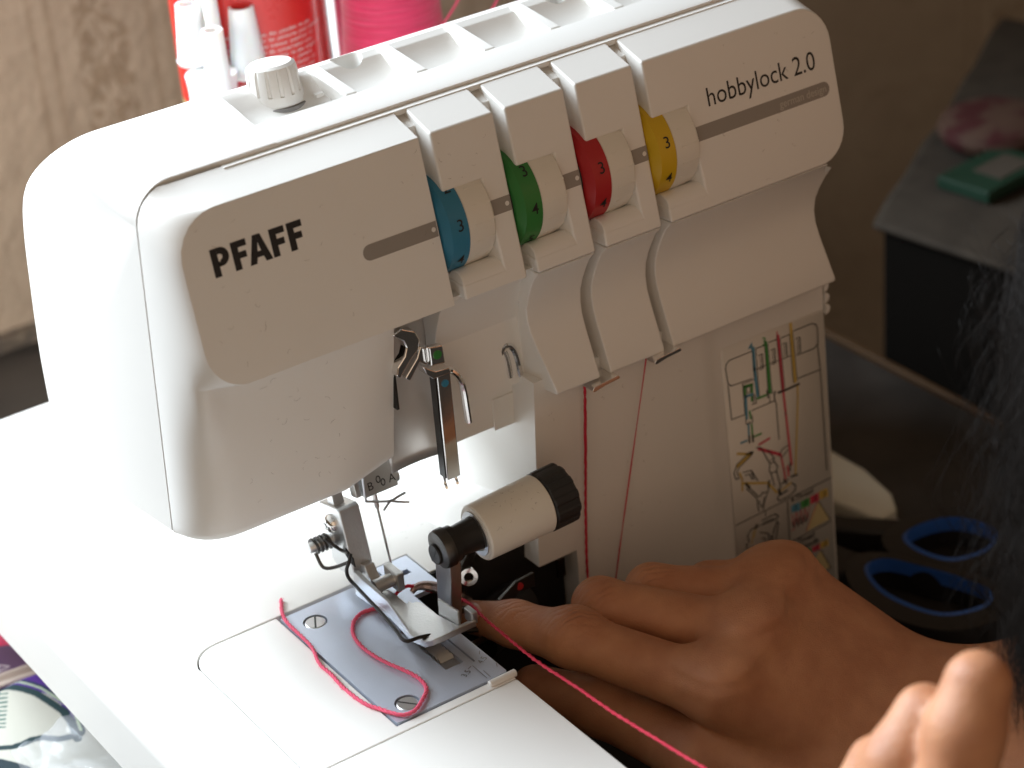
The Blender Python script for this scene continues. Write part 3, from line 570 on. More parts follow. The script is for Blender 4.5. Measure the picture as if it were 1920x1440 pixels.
# ---- threading chart stuck on the column -------------------------------------------
STK={'black':[(0.45,[(185.1,36.8),(174.8,36.9),(173.5,35.8),(173.2,34.0),(174.0,28.1),(175.3,26.6),(184.7,26.0)]),(0.45,[(186.7,37.2),(190.5,37.0)]),(0.45,[(192.5,37.5),(196.1,37.3)]),(0.45,[(198.1,37.2),(201.8,37.2)]),(0.45,[(203.7,37.9),(212.4,37.8),(214.2,36.7),(214.9,34.8),(215.0,28.8),(213.1,27.5),(205.2,27.7)]),(0.35,[(185.4,36.4),(185.8,26.0)]),(0.35,[(186.7,37.0),(187.7,17.7)]),(0.35,[(190.8,36.5),(191.8,17.3)]),(0.35,[(192.1,37.1),(193.5,16.6)]),(0.35,[(196.4,36.8),(198.2,16.8)]),(0.35,[(197.7,37.1),(199.3,16.8)]),(0.35,[(202.1,37.1),(203.4,17.3)]),(0.35,[(203.4,37.7),(205.1,17.5)]),(0.35,[(186.8,28.9),(191.1,29.0)]),(0.35,[(192.7,28.9),(196.7,28.7)]),(0.35,[(198.6,28.7),(202.4,28.6)]),(0.45,[(174.0,27.3),(175.0,13.2),(181.1,12.9)]),(0.45,[(214.8,28.1),(215.9,17.9),(205.5,18.2)]),(0.45,[(215.9,17.9),(218.4,-25.0)]),(0.45,[(195.1,17.0),(194.3,14.7),(195.3,11.8),(196.2,-3.2)]),(0.45,[(184.2,13.3),(194.8,13.3)]),(0.35,[(194.2,17.2),(194.7,13.3)]),(0.35,[(192.1,17.2),(192.5,13.4)]),(1.1,[(196.4,15.9),(199.7,15.7)]),(1.1,[(200.1,15.7),(205.8,15.8)]),(0.4,[(180.4,25.5),(185.6,25.3)]),(0.4,[(180.4,25.5),(181.1,12.9)]),(0.35,[(182.1,23.4),(183.7,23.2),(183.8,21.0),(182.2,21.1),(182.1,23.4)]),(0.4,[(185.5,19.3),(186.3,15.5),(184.3,15.7)]),(0.4,[(184.8,19.2),(185.1,15.8)]),(0.6,[(191.2,18.7),(191.6,15.7)]),(0.4,[(181.3,11.6),(181.5,8.7),(184.4,8.6),(184.2,11.3)]),(0.35,[(182.8,9.4),(183.0,8.3)]),(1.0,[(182.6,3.3),(182.7,0.8)]),(1.0,[(184.2,3.1),(184.3,0.6)]),(0.5,[(185.7,-2.5),(187.8,-3.3),(190.1,-8.4),(191.7,-11.6),(193.6,-11.6),(193.2,-9.2),(190.6,-5.3)]),(0.5,[(191.7,-11.6),(191.3,-14.3),(192.0,-15.9),(194.6,-15.9),(195.2,-14.2),(193.8,-11.7)]),(0.5,[(192.0,-15.9),(193.5,-21.6)]),(0.5,[(194.6,-15.9),(196.4,-23.6)]),(0.4,[(191.7,-10.3),(194.1,-10.2)]),(0.5,[(195.9,-10.3),(197.4,-8.0),(200.2,-7.4)]),(0.5,[(196.8,-11.5),(200.2,-9.1)]),(0.5,[(184.1,-3.6),(183.4,-4.7),(177.6,-7.5),(176.6,-9.1),(177.4,-12.0),(176.0,-11.8),(175.2,-9.0),(176.7,-5.9),(182.3,-3.2),(184.1,-3.6)]),(0.5,[(179.3,-10.3),(183.0,-10.9),(184.2,-15.2)]),(0.5,[(180.2,-11.9),(182.3,-12.1),(183.3,-14.8)]),(0.5,[(183.4,-11.5),(185.8,-16.3)]),(1.2,[(180.5,-15.5),(181.9,-17.6)]),(1.0,[(191.1,-18.7),(190.7,-21.1)]),(0.5,[(180.6,-17.5),(185.3,-23.7),(185.5,-27.1),(186.0,-29.5)]),(0.5,[(181.8,-17.6),(185.8,-23.0),(187.2,-23.2),(187.7,-22.1)]),(0.5,[(190.9,-21.8),(190.3,-22.9),(187.7,-22.5)]),(0.5,[(190.9,-21.8),(189.5,-24.6),(188.5,-26.7),(187.9,-29.9)]),(0.5,[(186.2,-25.3),(187.0,-27.8),(187.9,-28.2),(188.7,-24.7)]),(0.5,[(201.7,-23.9),(203.4,-25.6),(203.0,-27.6),(200.6,-28.8),(195.9,-29.0),(194.8,-28.1),(195.0,-26.9),(196.0,-26.7)]),(1.2,[(195.6,-24.1),(196.0,-26.4)]),(0.8,[(196.4,-26.6),(199.3,-26.1)]),(1.0,[(201.6,-21.1),(204.1,-21.3)]),(0.8,[(201.1,-15.2),(200.9,-18.2)]),(0.7,[(198.0,-20.9),(199.3,-23.1)]),(0.7,[(197.0,-22.2),(199.9,-21.6)]),(0.45,[(175.3,-30.9),(220.2,-29.2)]),(0.45,[(199.4,-30.9),(200.2,-53.0)]),(0.45,[(201.1,-48.9),(219.7,-48.1)]),(0.45,[(208.4,-68.6),(220.2,-68.9)]),(0.5,[(186.8,-35.8),(193.8,-36.2),(195.0,-35.4),(193.4,-33.7),(187.3,-33.9)]),(0.5,[(187.7,-35.2),(192.9,-35.4)]),(0.8,[(184.7,-34.5),(183.9,-35.9),(185.8,-35.4)]),(0.5,[(181.0,-40.7),(180.4,-37.4),(182.1,-35.6),(184.0,-35.5)]),(0.5,[(186.2,-38.6),(190.1,-40.7),(190.2,-45.1)]),(0.5,[(187.0,-41.6),(188.4,-41.9),(188.6,-45.3)]),(0.5,[(191.3,-42.1),(191.2,-46.4)]),(0.5,[(191.9,-42.4),(192.1,-46.8)]),(0.5,[(192.2,-41.6),(194.2,-37.3),(194.9,-38.4),(193.8,-43.2),(193.3,-47.3)]),(0.4,[(214.3,-37.1),(219.7,-47.3)]),(0.4,[(214.9,-58.9),(219.7,-68.6)]),(0.4,[(201.3,-40.5),(202.2,-43.3),(203.4,-39.9),(204.1,-43.7),(205.1,-39.8),(206.0,-43.6),(207.0,-40.1),(207.9,-43.3),(209.0,-40.1)]),(0.4,[(187.8,34.0),(189.6,34.0),(189.8,28.2),(188.2,28.2)]),(0.3,[(189.6,33.1),(188.3,33.0)]),(0.3,[(189.6,32.1),(188.3,32.1)]),(0.3,[(189.5,31.2),(188.3,31.2)]),(0.3,[(189.5,30.2),(188.3,30.2)]),(0.3,[(189.5,29.3),(188.2,29.3)]),(0.4,[(193.4,34.1),(195.2,34.1),(195.4,28.2),(193.8,28.2)]),(0.3,[(195.2,33.1),(194.0,33.1)]),(0.3,[(195.2,32.2),(193.9,32.2)]),(0.3,[(195.2,31.2),(193.9,31.2)]),(0.3,[(195.1,30.3),(193.9,30.3)]),(0.3,[(195.1,29.3),(193.8,29.3)]),(0.4,[(198.7,34.5),(200.5,34.5),(200.8,28.7),(199.1,28.6)]),(0.3,[(200.5,33.6),(199.2,33.5)]),(0.3,[(200.5,32.6),(199.2,32.6)]),(0.3,[(200.5,31.7),(199.2,31.6)]),(0.3,[(200.4,30.7),(199.2,30.7)]),(0.3,[(200.4,29.8),(199.1,29.7)]),(0.4,[(204.8,34.4),(206.7,34.4),(206.9,28.5),(205.3,28.5)]),(0.3,[(206.7,33.5),(205.4,33.4)]),(0.3,[(206.6,32.5),(205.3,32.5)]),(0.3,[(206.6,31.5),(205.3,31.5)]),(0.3,[(206.6,30.6),(205.3,30.6)]),(0.3,[(206.6,29.6),(205.3,29.6)])],
'blue':[(1.6,[(185.6,37.6),(185.9,29.2),(187.0,18.3)]),(1.4,[(184.7,19.6),(181.6,20.0),(181.8,11.0)]),(1.0,[(182.4,8.3),(182.6,2.9)]),(1.0,[(178.9,2.1),(181.5,2.0)])],
'green':[(1.6,[(191.2,37.9),(192.6,17.4)]),(1.2,[(190.7,17.0),(186.9,17.1)]),(1.2,[(184.4,17.3),(184.6,23.7),(181.3,24.1),(181.4,20.9)]),(1.0,[(183.9,7.7),(184.2,2.3)]),(1.0,[(185.2,2.3),(188.0,2.3)]),(1.0,[(183.2,13.3),(183.6,10.3)])],
'red':[(1.6,[(196.8,38.3),(198.5,16.3)]),(1.2,[(198.6,15.9),(199.6,6.1),(201.7,-16.0)]),(1.6,[(187.0,-3.6),(196.4,-9.7)]),(1.2,[(187.2,-1.8),(191.7,-1.2)]),(1.0,[(196.9,-10.3),(198.1,-16.7),(198.7,-20.8)]),(1.0,[(199.8,-16.1),(200.3,-20.1)]),(0.35,[(201.4,-37.7),(202.4,-42.9),(203.5,-36.9),(204.5,-43.0),(205.6,-36.9),(206.6,-43.0),(207.7,-36.9),(208.7,-42.6),(209.8,-37.4)]),(0.4,[(201.2,-44.2),(202.6,-43.9)]),(0.35,[(208.0,-47.5),(214.0,-36.6)]),(0.35,[(205.7,-58.0),(206.6,-62.8),(207.6,-57.5),(208.7,-62.9),(209.8,-57.6),(210.9,-63.0)])],
'yellow':[(1.6,[(202.7,40.9),(204.3,17.4)]),(0.9,[(205.2,15.8),(205.3,10.5),(203.5,-20.6)]),(1.2,[(177.2,-1.7),(181.4,-3.5),(183.5,-4.2)]),(1.6,[(183.5,-4.0),(177.0,-6.8)]),(1.0,[(177.9,-10.1),(178.9,-13.0),(178.8,-17.6)]),(1.2,[(179.6,-15.0),(191.0,-19.5)]),(1.2,[(191.4,-20.5),(194.6,-25.0)]),(1.0,[(196.9,-25.1),(201.2,-23.7)]),(0.6,[(183.3,-36.9),(182.3,-41.7)]),(0.6,[(184.6,-35.3),(183.5,-39.6)])]}
STQ={'blue':[[(201.1,-33.5),(205.1,-33.4),(205.4,-37.3),(201.2,-36.4)],[(201.6,-55.5),(205.2,-55.6),(205.3,-57.8),(203.8,-58.0)]],
'green':[[(205.6,-33.6),(209.7,-33.4),(209.8,-36.9),(205.8,-36.8)],[(205.9,-55.6),(210.0,-55.6),(210.2,-58.2),(206.5,-58.3)]],
'red':[[(210.1,-33.4),(214.1,-33.2),(214.4,-36.7),(210.4,-36.8)],[(210.6,-55.7),(214.3,-55.5),(214.6,-58.4),(210.9,-58.1)]],
'yellow':[[(214.5,-33.0),(218.5,-33.0),(218.9,-36.6),(214.8,-36.6)],[(214.7,-55.5),(218.4,-55.2),(218.8,-58.2),(215.0,-58.3)]],
'pale':[[(214.3,-37.1),(219.3,-47.1),(208.0,-47.7),(211.4,-40.2)],[(214.9,-58.9),(219.4,-68.5),(210.8,-68.3),(209.5,-64.1)]]}

SY = 56.0
chart = MB(); cp_ = [(171.3, 41.0), (172.5, 42.3), (216.8, 41.6), (217.8, 40.5), (223.0, -92), (177.6, -92)]
chart.add([(x, SY+.12, z) for x, z in cp_], [tuple(range(6))]); CH = chart.build('threading_chart', mat('chart_paper', (.76, .73, .68), .4), mach, solid=.1)
CC = dict(black=INK, blue=mat('chart_blue', (.12, .34, .50), .4), green=mat('chart_green', (.08, .34, .09), .4), red=mat('chart_red', (.66, .07, .12), .4), yellow=mat('chart_yellow', (.66, .47, .12), .4), pale=mat('chart_pale', (.66, .56, .30), .4))
lay = dict(pale=.03, yellow=.06, red=.09, green=.12, blue=.15, black=.18)
for k in ('pale', 'yellow', 'red', 'green', 'blue', 'black'):
    mb = MB(); on = lambda a, b_: (a, SY-lay[k], b_)
    for w_, pts in STK.get(k, []): mb.add(*stroke(pts, w_*.78, on))
    for q in STQ.get(k, []): mb.add([on(*p) for p in q], [(0, 1, 2, 3)])
    if k == 'black':
        for s_, o_, sz, sx in (('4-Thread', (201.0, -32.3), 3.3, .86), ('3-Thread', (201.3, -51.6), 3.3, .86), ('Left Needle', (201.4, -54.9), 3.3, .80), ('dle', (214.2, -74.6), 3.0, .85), ('1', (188.3, -32.8), 3, .9), ('2', (179.2, -42.8), 3, .9)):
            put2d(mb, s_, sz, o_, (1, .02), (0, 1), on, .022, sx)
        for x in (202.2, 206.9, 211.6, 216.1): put2d(mb, '3', 3.4, (x, -36.2), (1, 0), (0, 1), on, .01)
        for x in (206.9, 211.9, 216.1): put2d(mb, '3', 3.4, (x, -57.8), (1, 0), (0, 1), on, .01)
        put2d(mb, '6', 3.2, (216.6, -78.2), (1, 0), (0, 1), on, .01)
    if k == 'blue': put2d(mb, '4', 4.4, (183.4, 37.2), (1, 0), (0, 1), on, .02)
    if k == 'green': put2d(mb, '3', 4.4, (189.4, 37.2), (1, 0), (0, 1), on, .02)
    if k == 'red': put2d(mb, '1', 4.4, (195.4, 37.4), (1, 0), (0, 1), on, .02)
    mb.build('chart_print', CC[k], CH)['kind'] = 'stuff'

# ================================================================== THE SETTING
def struct(o): o['kind'] = 'structure'; return o
def ramp_mat(name, stops, scale, rough=.6, bump=0., stretch=(1, 1, 1), detail=6, dist=0., bdist=.002):
    m = bpy.data.materials.new(name); m.use_nodes = True; n, l = nodes(m); p = n['Principled BSDF']; p.inputs['Roughness'].default_value = rough
    tc = n.new('ShaderNodeTexCoord'); mp = n.new('ShaderNodeMapping'); mp.inputs['Scale'].default_value = stretch
    t = n.new('ShaderNodeTexNoise'); t.inputs['Scale'].default_value = scale; t.inputs['Detail'].default_value = detail; t.inputs['Distortion'].default_value = dist
    r = n.new('ShaderNodeValToRGB'); cr = r.color_ramp
    while len(cr.elements) < len(stops): cr.elements.new(.5)
    for e, (q, c_) in zip(cr.elements, stops): e.position = q; e.color = (*c_, 1)
    l.new(tc.outputs['Object'], mp.inputs[0]); l.new(mp.outputs[0], t.inputs['Vector']); l.new(t.outputs['Fac'], r.inputs[0]); l.new(r.outputs[0], p.inputs['Base Color'])
    if bump:
        b = n.new('ShaderNodeBump'); b.inputs['Strength'].default_value = bump; b.inputs['Distance'].default_value = bdist
        l.new(t.outputs['Fac'], b.inputs['Height']); l.new(b.outputs[0], p.inputs['Normal'])
    return m
# wallpaper: brown, rough embossed plaster with vertical bands of scrollwork
WALL = bpy.data.materials.new('wallpaper'); WALL.use_nodes = True
n, l = nodes(WALL); p = n['Principled BSDF']; p.inputs['Roughness'].default_value = .55
tc = n.new('ShaderNodeTexCoord'); sep = n.new('ShaderNodeSeparateXYZ'); l.new(tc.outputs['Object'], sep.inputs[0])
def math_(op, a, b_=None):
    k = n.new('ShaderNodeMath'); k.operation = op
    for i, q in enumerate((a, b_)):
        if q is None: continue
        if isinstance(q, (int, float)): k.inputs[i].default_value = q
        else: l.new(q, k.inputs[i])
    return k.outputs[0]
def noise_(sc, det=5, st=(1, 1, 1), dist=0.):
    mp = n.new('ShaderNodeMapping'); mp.inputs['Scale'].default_value = st; l.new(tc.outputs['Object'], mp.inputs[0])
    t = n.new('ShaderNodeTexNoise'); t.inputs['Scale'].default_value = sc; t.inputs['Detail'].default_value = det; t.inputs['Distortion'].default_value = dist; l.new(mp.outputs[0], t.inputs['Vector']); return t.outputs['Fac']
per = math_('FRACT', math_('MULTIPLY', math_('ADD', sep.outputs[0], 1.0-.099), 1/.30))
band = math_('LESS_THAN', math_('ABSOLUTE', math_('SUBTRACT', per, .5)), .045)
edge = math_('LESS_THAN', math_('ABSOLUTE', math_('SUBTRACT', math_('ABSOLUTE', math_('SUBTRACT', per, .5)), .085)), .006)
edge2 = math_('LESS_THAN', math_('ABSOLUTE', math_('SUBTRACT', math_('ABSOLUTE', math_('SUBTRACT', per, .5)), .115)), .005)
scroll = math_('GREATER_THAN', noise_(130, 2, (1, 1, .7), 1.8), .5)
ink = math_('MAXIMUM', math_('MULTIPLY', band, scroll), math_('MULTIPLY', math_('MAXIMUM', edge, edge2), .6))
mx = n.new('ShaderNodeMix'); mx.data_type = 'RGBA'; mx.inputs[6].default_value = (.42, .34, .26, 1); mx.inputs[7].default_value = (.31, .235, .165, 1); l.new(ink, mx.inputs[0])
mx2 = n.new('ShaderNodeMix'); mx2.data_type = 'RGBA'; mx2.blend_type = 'MULTIPLY'; mx2.inputs[0].default_value = .3; l.new(mx.outputs[2], mx2.inputs[6])
cr = n.new('ShaderNodeValToRGB'); cr.color_ramp.elements[0].position = .3; cr.color_ramp.elements[0].color = (.62, .58, .55, 1); cr.color_ramp.elements[1].position = .7; l.new(noise_(28, 6), cr.inputs[0]); l.new(cr.outputs[0], mx2.inputs[7]); l.new(mx2.outputs[2], p.inputs['Base Color'])
hgt = math_('ADD', math_('MULTIPLY', noise_(110, 7), 1.0), math_('ADD', math_('MULTIPLY', noise_(14, 3, (1, 1, .6)), .4), math_('MULTIPLY', ink, .25)))
bmp = n.new('ShaderNodeBump'); bmp.inputs['Strength'].default_value = .55; bmp.inputs['Distance'].default_value = .003; l.new(hgt, bmp.inputs['Height']); l.new(bmp.outputs[0], p.inputs['Normal'])
struct(mesh('wall', *prism([(-900, -800), (1500, -800), (1500, 1100), (15, 1100), (15, 190), (-900, 190)], 'y', 495, 520), WALL))
TABLE = ramp_mat('table_laminate', [(.3, (.022, .020, .019)), (.7, (.05, .045, .041))], 30, .42, .25, (1, 1, 1))
struct(mesh('table_top', *box(-700, 371, -420, 494, -120, -95), [TABLE], bev=2))
struct(mesh('floor', *box(-900, 1500, -900, 494, -800, -790), ramp_mat('floor_boards', [(.3, (.03, .02, .014)), (.7, (.06, .042, .03))], 6, .6, .2, (1, 8, 1))))
tag(mesh('edge_strip', *box(371.3, 374.5, -420, 494, -116, -93.5), ramp_mat('edge_wood', [(.3, (.06, .03, .012)), (.7, (.11, .06, .025))], 20, .45, .2, (8, 1, 8)), bev=.6), 'thin brown wooden edging along the right side of the dark table', 'edging')
tag(mesh('skirting_rail', *box(-700, 300, 486, 494.4, -94.6, -88), ramp_mat('rail_chips', [(.4, (.10, .085, .07)), (.62, (.16, .13, .10)), (.72, (.5, .44, .36))], 160, .6, .3)), 'chipped grey strip where the dark table meets the brown wall', 'trim')

# ---- dark cabinet with grey cloth at the far right
A = Vector((397.5, 223, 0)); U = Vector((117, 75, 0))/139; W_ = Vector((14.3, -74.7, 0))/76
def par(s, t): q = A+U*s+W_*t; return (q.x, q.y)
pc = [par(0, 0), par(260, 0), par(260, 230), par(0, 230)]
tag(mesh('black_cabinet', *prism(pc, 'z', -789, -46), mat('cabinet_black', (.006, .005, .004), .85, bump=.2, bscale=90, spec=.08), bev=3), 'low black cabinet standing beyond the right end of the table', 'cabinet')
def cloth(u, t):
    x, y = par(-4+268*u, -4+200*t); e = max(0, abs(t-.5)-.46)*0
    return (x, y, -42.5+1.8*math.sin(9*u+3*t)*math.sin(7*t+1)+1.2*math.sin(23*u-9*t))
tag(mesh('folded_cloth', *grid(cloth, 60, 50), ramp_mat('grey_cloth', [(.3, (.034, .026, .018)), (.7, (.055, .043, .031))], 60, .9, .5), solid=2.5), 'grey-beige cloth spread over the black cabinet', 'cloth')
PIN = ramp_mat('pincushion_print', [(.40, (.085, .045, .03)), (.50, (.075, .034, .025)), (.56, (.055, .007, .008))], 42, .8, .2, (1, 1.4, 1), 2, .6)
tag(mesh('round_cushion', *lathe([(0, 14), (.6, 22), (3, 26), (7, 27.5), (11, 26), (14, 21), (15.5, 12), (16, .5)], (496, 252, -41), (0, 0, 1), 48), PIN), 'round red and cream patterned cushion lying on the grey cloth', 'cushion')
pk = thing('green_package', 'green packet with a pale label on the cloth in front of the round cushion', 'packet')
def rotbox(cx, cy, a, lx, ly, z0, z1):
    ca, sa = math.cos(R_(a)), math.sin(R_(a)); return prism([(cx+ca*u*lx/2-sa*t*ly/2, cy+sa*u*lx/2+ca*t*ly/2) for u, t in ((-1, -1), (1, -1), (1, 1), (-1, 1))], 'z', z0, z1)
mesh('packet_card', *rotbox(462, 218, 8, 46, 30, -40, -34), mat('packet_green', (.006, .038, .020), .6, var=.1), pk, bev=.8)
mesh('packet_label', *rotbox(466, 216, 8, 24, 16, -33.95, -33.5), mat('packet_label', (.075, .062, .048), .7, var=.1), pk)

# ---- scissors on the table
scis = thing('scissors', 'black-handled scissors with blue finger rings lying beside the machine column', 'scissors')
def loop(P, n=10):
    P = [Vector((*p, 0)) for p in P]; N = len(P); out = []
    for i in range(N):
        a, b_, c_, d_ = P[i-1], P[i], P[(i+1) % N], P[(i+2) % N]
        for k in range(n):
            t = k/n; out.append(.5*((2*b_)+(c_-a)*t+(2*a-5*b_+4*c_-d_)*t*t+(3*b_-a-3*c_+d_)*t**3))
    return out
def ringpiece(P, r0, r1, z0, z1):
    L = loop(P); N = len(L); c_ = sum(L, Vector())/N; v = []; f = []
    for p in L:
        d_ = (p-c_).normalized(); v += [(*(p+d_*r0).xy, z1), (*(p+d_*r1).xy, z1-1.0), (*(p+d_*(r1+1)).xy, (z0+z1)/2), (*(p+d_*r1).xy, z0), (*(p+d_*r0).xy, z0)]
    for i in range(N):
        for k in range(5): f.append((i*5+k, i*5+(k+1) % 5, ((i+1) % N)*5+(k+1) % 5, ((i+1) % N)*5+k))
    return v, f
HB = mat('scissor_black', (.022, .022, .023), .34, bump=.1, bscale=400); RB = mat('scissor_blue', (.04, .16, .62), .42, var=.1)
R1 = [(267.7, 68), (279.5, 69.5), (290.9, 65.0), (297, 54), (294.8, 44.4), (283.5, 39.5), (269.3, 43.5), (264.5, 57)]
R2 = [(241, 60.5), (251, 61.0), (258.5, 47), (264.5, 31), (266, 19), (257, 13), (241, 20), (235.0, 42)]
for Rg, nm in ((R1, 'thumb'), (R2, 'finger')):
    hd = mesh('handle', *ringpiece(Rg, .6, 8.5, -94.5, -81), HB, scis, ang=40)
    mesh('blue_grip', *ringpiece(Rg, -1.0, .9, -86.5, -80.4), RB, hd, ang=40)
a1 = [(272, 72), (262, 82), (254, 92), (246, 106), (240, 128), (248, 130), (255, 112), (264, 96), (279, 80)]
a2 = [(236, 66), (234, 76), (234, 92), (238, 112), (240, 128), (247, 120), (248, 100), (248, 86), (252, 71)]
mesh('shank', *prism(a1, 'z', -94, -83.5), HB, scis, bev=2, seg=3); mesh('shank', *prism(a2, 'z', -93, -84.5), HB, scis, bev=2, seg=3)
mesh('blade', *prism([(238, 126), (250, 126), (246, 205), (240, 212)], 'z', -92, -90), CHROME, scis, bev=.4)
# ---- lint brush
lb = thing('lint_brush', 'flat cream lint brush with white bristles behind the scissors', 'brush')
mesh('brush_handle', *prism([(266.5, 106), (270.5, 90), (272.5, 86), (281.8, 87), (288, 97), (292.5, 118), (292, 150), (270, 150)], 'z', -92.5, -83), mat('brush_plastic', (.76, .75, .64), .4, var=.04), lb, bev=2.0, seg=3)
tf = MB()
for k in range(40):
    x = 273.2+random.random()*8; tf.add(*tube([(x, 87.5, -90+random.random()*3), (x+random.uniform(-1.5, 1.5), 73+random.random()*3, -90+random.random()*4)], .35, 4))
tf.build('bristle', mat('bristles', (.75, .73, .74), .5), lb)
lb.children[-1]['kind'] = 'stuff'

# ---- things under the overhanging bed at lower left (fabric, bag, magazine)
def dline(P, pts):
    d = np.full(P.shape[0], 1e9)
    for a, b_ in zip(pts[:-1], pts[1:]):
        a = np.array(a, float); b_ = np.array(b_, float); ba = b_-a; t = np.clip(((P-a)@ba)/(ba@ba), 0, 1); d = np.minimum(d, np.linalg.norm(P-a-t[:, None]*ba, axis=1))
    return d
def attr_mat(name, rough, weave=0.):
    m = bpy.data.materials.new(name); m.use_nodes = True; n, l = nodes(m); p = n['Principled BSDF']; p.inputs['Roughness'].default_value = rough
    a = n.new('ShaderNodeAttribute'); a.attribute_name = 'print'; l.new(a.outputs['Color'], p.inputs['Base Color'])
    if weave:
        tc = n.new('ShaderNodeTexCoord'); h_ = []
        for ax in ('X', 'Y'):
            wv = n.new('ShaderNodeTexWave'); wv.bands_direction = ax; wv.inputs['Scale'].default_value = 420; wv.inputs['Distortion'].default_value = .6; l.new(tc.outputs['Object'], wv.inputs['Vector']); h_.append(wv.outputs['Fac'])
        ad = n.new('ShaderNodeMath'); ad.operation = 'ADD'; l.new(h_[0], ad.inputs[0]); l.new(h_[1], ad.inputs[1])
        b = n.new('ShaderNodeBump'); b.inputs['Strength'].default_value = weave; b.inputs['Distance'].default_value = .0003; l.new(ad.outputs[0], b.inputs['Height']); l.new(b.outputs[0], p.inputs['Normal'])
    return m
def fz(x, y): return -60+2.2*math.sin(x*.11+1.2)*math.cos(y*.07)-.02*(y-150)-max(0, y-178)**1.3*.35-max(0, -82-x)*.4
NU, NV = 250, 320
v, f = grid(lambda u, t: (-115+u*90, 90+t*96, fz(-115+u*90, 90+t*96)), NU, NV)
fab = mesh('patterned_fabric', v, f, attr_mat('printed_cotton', .85, .8))
Pq = np.array(v)[:, :2]; col = np.tile(np.array([.55, .54, .47]), (len(Pq), 1))
g1 = [(-62, 180.5), (-59.2, 178.2), (-56.1, 173.5), (-53.3, 168.2), (-51.3, 161.3), (-49.5, 154.1), (-50, 146.5), (-52, 138)]
yb = np.interp(-Pq[:, 0], [-l_[0] for l_ in g1][::-1] if False else [46, 48.3, 48.6, 50.3, 53.8, 59, 61.8, 80], [140, 148, 158, 165.7, 171.6, 178.5, 181, 196])
col[(Pq[:, 1] > yb)] = (.085, .022, .26)
d1 = dline(Pq, g1); col[d1 < 1.5] = (.010, .040, .045)
d1b = dline(Pq, [(x+2.6, y+1.6) for x, y in g1]); col[d1b < .45] = (.50, .62, .40); col[(dline(Pq, [(x+3.6, y+2.2) for x, y in g1]) < .5)] = (.010, .035, .06)
g2 = [(-95, 158), (-84, 152), (-76.8, 147.4), (-72.8, 145.2), (-68.7, 145.5), (-65.2, 146.5), (-61.5, 145.7), (-57.5, 142.2), (-50, 140)]
col[dline(Pq, g2) < 1.6] = (.010, .035, .04)
for k in range(9):
    a = (-73-k*.9+4, 178.5-k*2.1); col[dline(Pq, [(-74-k*.9, 187-k*2.2), (-61.4-k*1.05, 175.6-k*2.05)]) < .42] = (.012, .10, .085)
col[dline(Pq, [(-100, 150), (-82, 139), (-76, 130), (-72, 118)]) < 3] = (.012, .03, .04)
ca_ = fab.data.color_attributes.new('print', 'FLOAT_COLOR', 'POINT'); ca_.data.foreach_set('color', np.concatenate([col, np.ones((len(col), 1))], 1).ravel())
tag(fab, 'cream fabric printed with purple and dark green leaf shapes below the bed edge', 'fabric')
BAG = bpy.data.materials.new('clear_film'); BAG.use_nodes = True; n, l = nodes(BAG); p = n['Principled BSDF']
p.inputs['Base Color'].default_value = (.72, .74, .80, 1); p.inputs['Roughness'].default_value = .09; p.inputs['Transmission Weight'].default_value = 0; p.inputs['Alpha'].default_value = .24
def nz(x, y, s): return math.sin(x*s+1.7*math.sin(y*s*.6+.4))*math.cos(y*s*.8+1.3*math.sin(x*s*.5))
def bagf(u, t):
    x = -78+u*60; y = 60+t*86; w_ = 140-(x+75)*-.0
    yt = 132+(x+78)*.43; y = 60+t*(yt-60)
    c1 = abs(nz(x+3+.5*y, y-.3*x, .10))**.6*4.0+abs(nz(y*.4+x, x*.6, .26))**.7*1.5+.15*nz(x, y, .7)
    return (x, y, -56.5+c1+max(0, -60-x)*.08)
tag(mesh('plastic_bag', *grid(bagf, 80, 110), BAG, ang=50), 'crumpled clear plastic bag lying on the printed fabric below the bed', 'bag')
mg = thing('magazine', 'dark purple printed magazine edge beside the fabric, under the bed', 'magazine')
mesh('cover', *prism([(-90, 196), (-40, 190), (-40, 207), (-46, 214), (-90, 232)], 'z', -80, -66), mat('purple_print', (.07, .035, .075), .3, var=.25), mg, bev=.5)
tr = MB(); tr.add(*stroke([(-55.5, 199.5), (-51.0, 200.3), (-53.8, 203.4), (-55.5, 199.5)], .45, lambda a, b_: (a, b_, -65.9))); tr.build('triangle_mark', mat('mark_print', (.5, .42, .42), .5), mg)
mesh('red_corner', *prism([(-90, 232.5), (-46, 214.5), (-40, 208), (-30, 230), (-90, 260)], 'z', -80, -68), mat('red_cover', (.42, .02, .07), .35), mg, bev=.5)
st_ = MB()
tag(mesh('beige_ribbon', *grid(lambda u, t: (-95+u*60, 184.8+t*8.5-u*1.0, -63+.9*math.sin(t*9)+1.2*math.sin(u*4)), 40, 16), ramp_mat('ribbon', [(.35, (.20, .16, .14)), (.6, (.55, .45, .38))], 30, .4, .4, (.05, 1, 1)), solid=.4), 'folded beige ribbon between the magazine and the printed fabric', 'ribbon')
tag(mesh('cardboard_tray', *prism([(-118, 60), (-35, 60), (-35, 262), (-118, 262)], 'z', -94.8, -84), mat('card', (.10, .08, .07), .8, var=.2), bev=1), 'dark shallow tray holding the fabric and bag below the bed', 'tray')

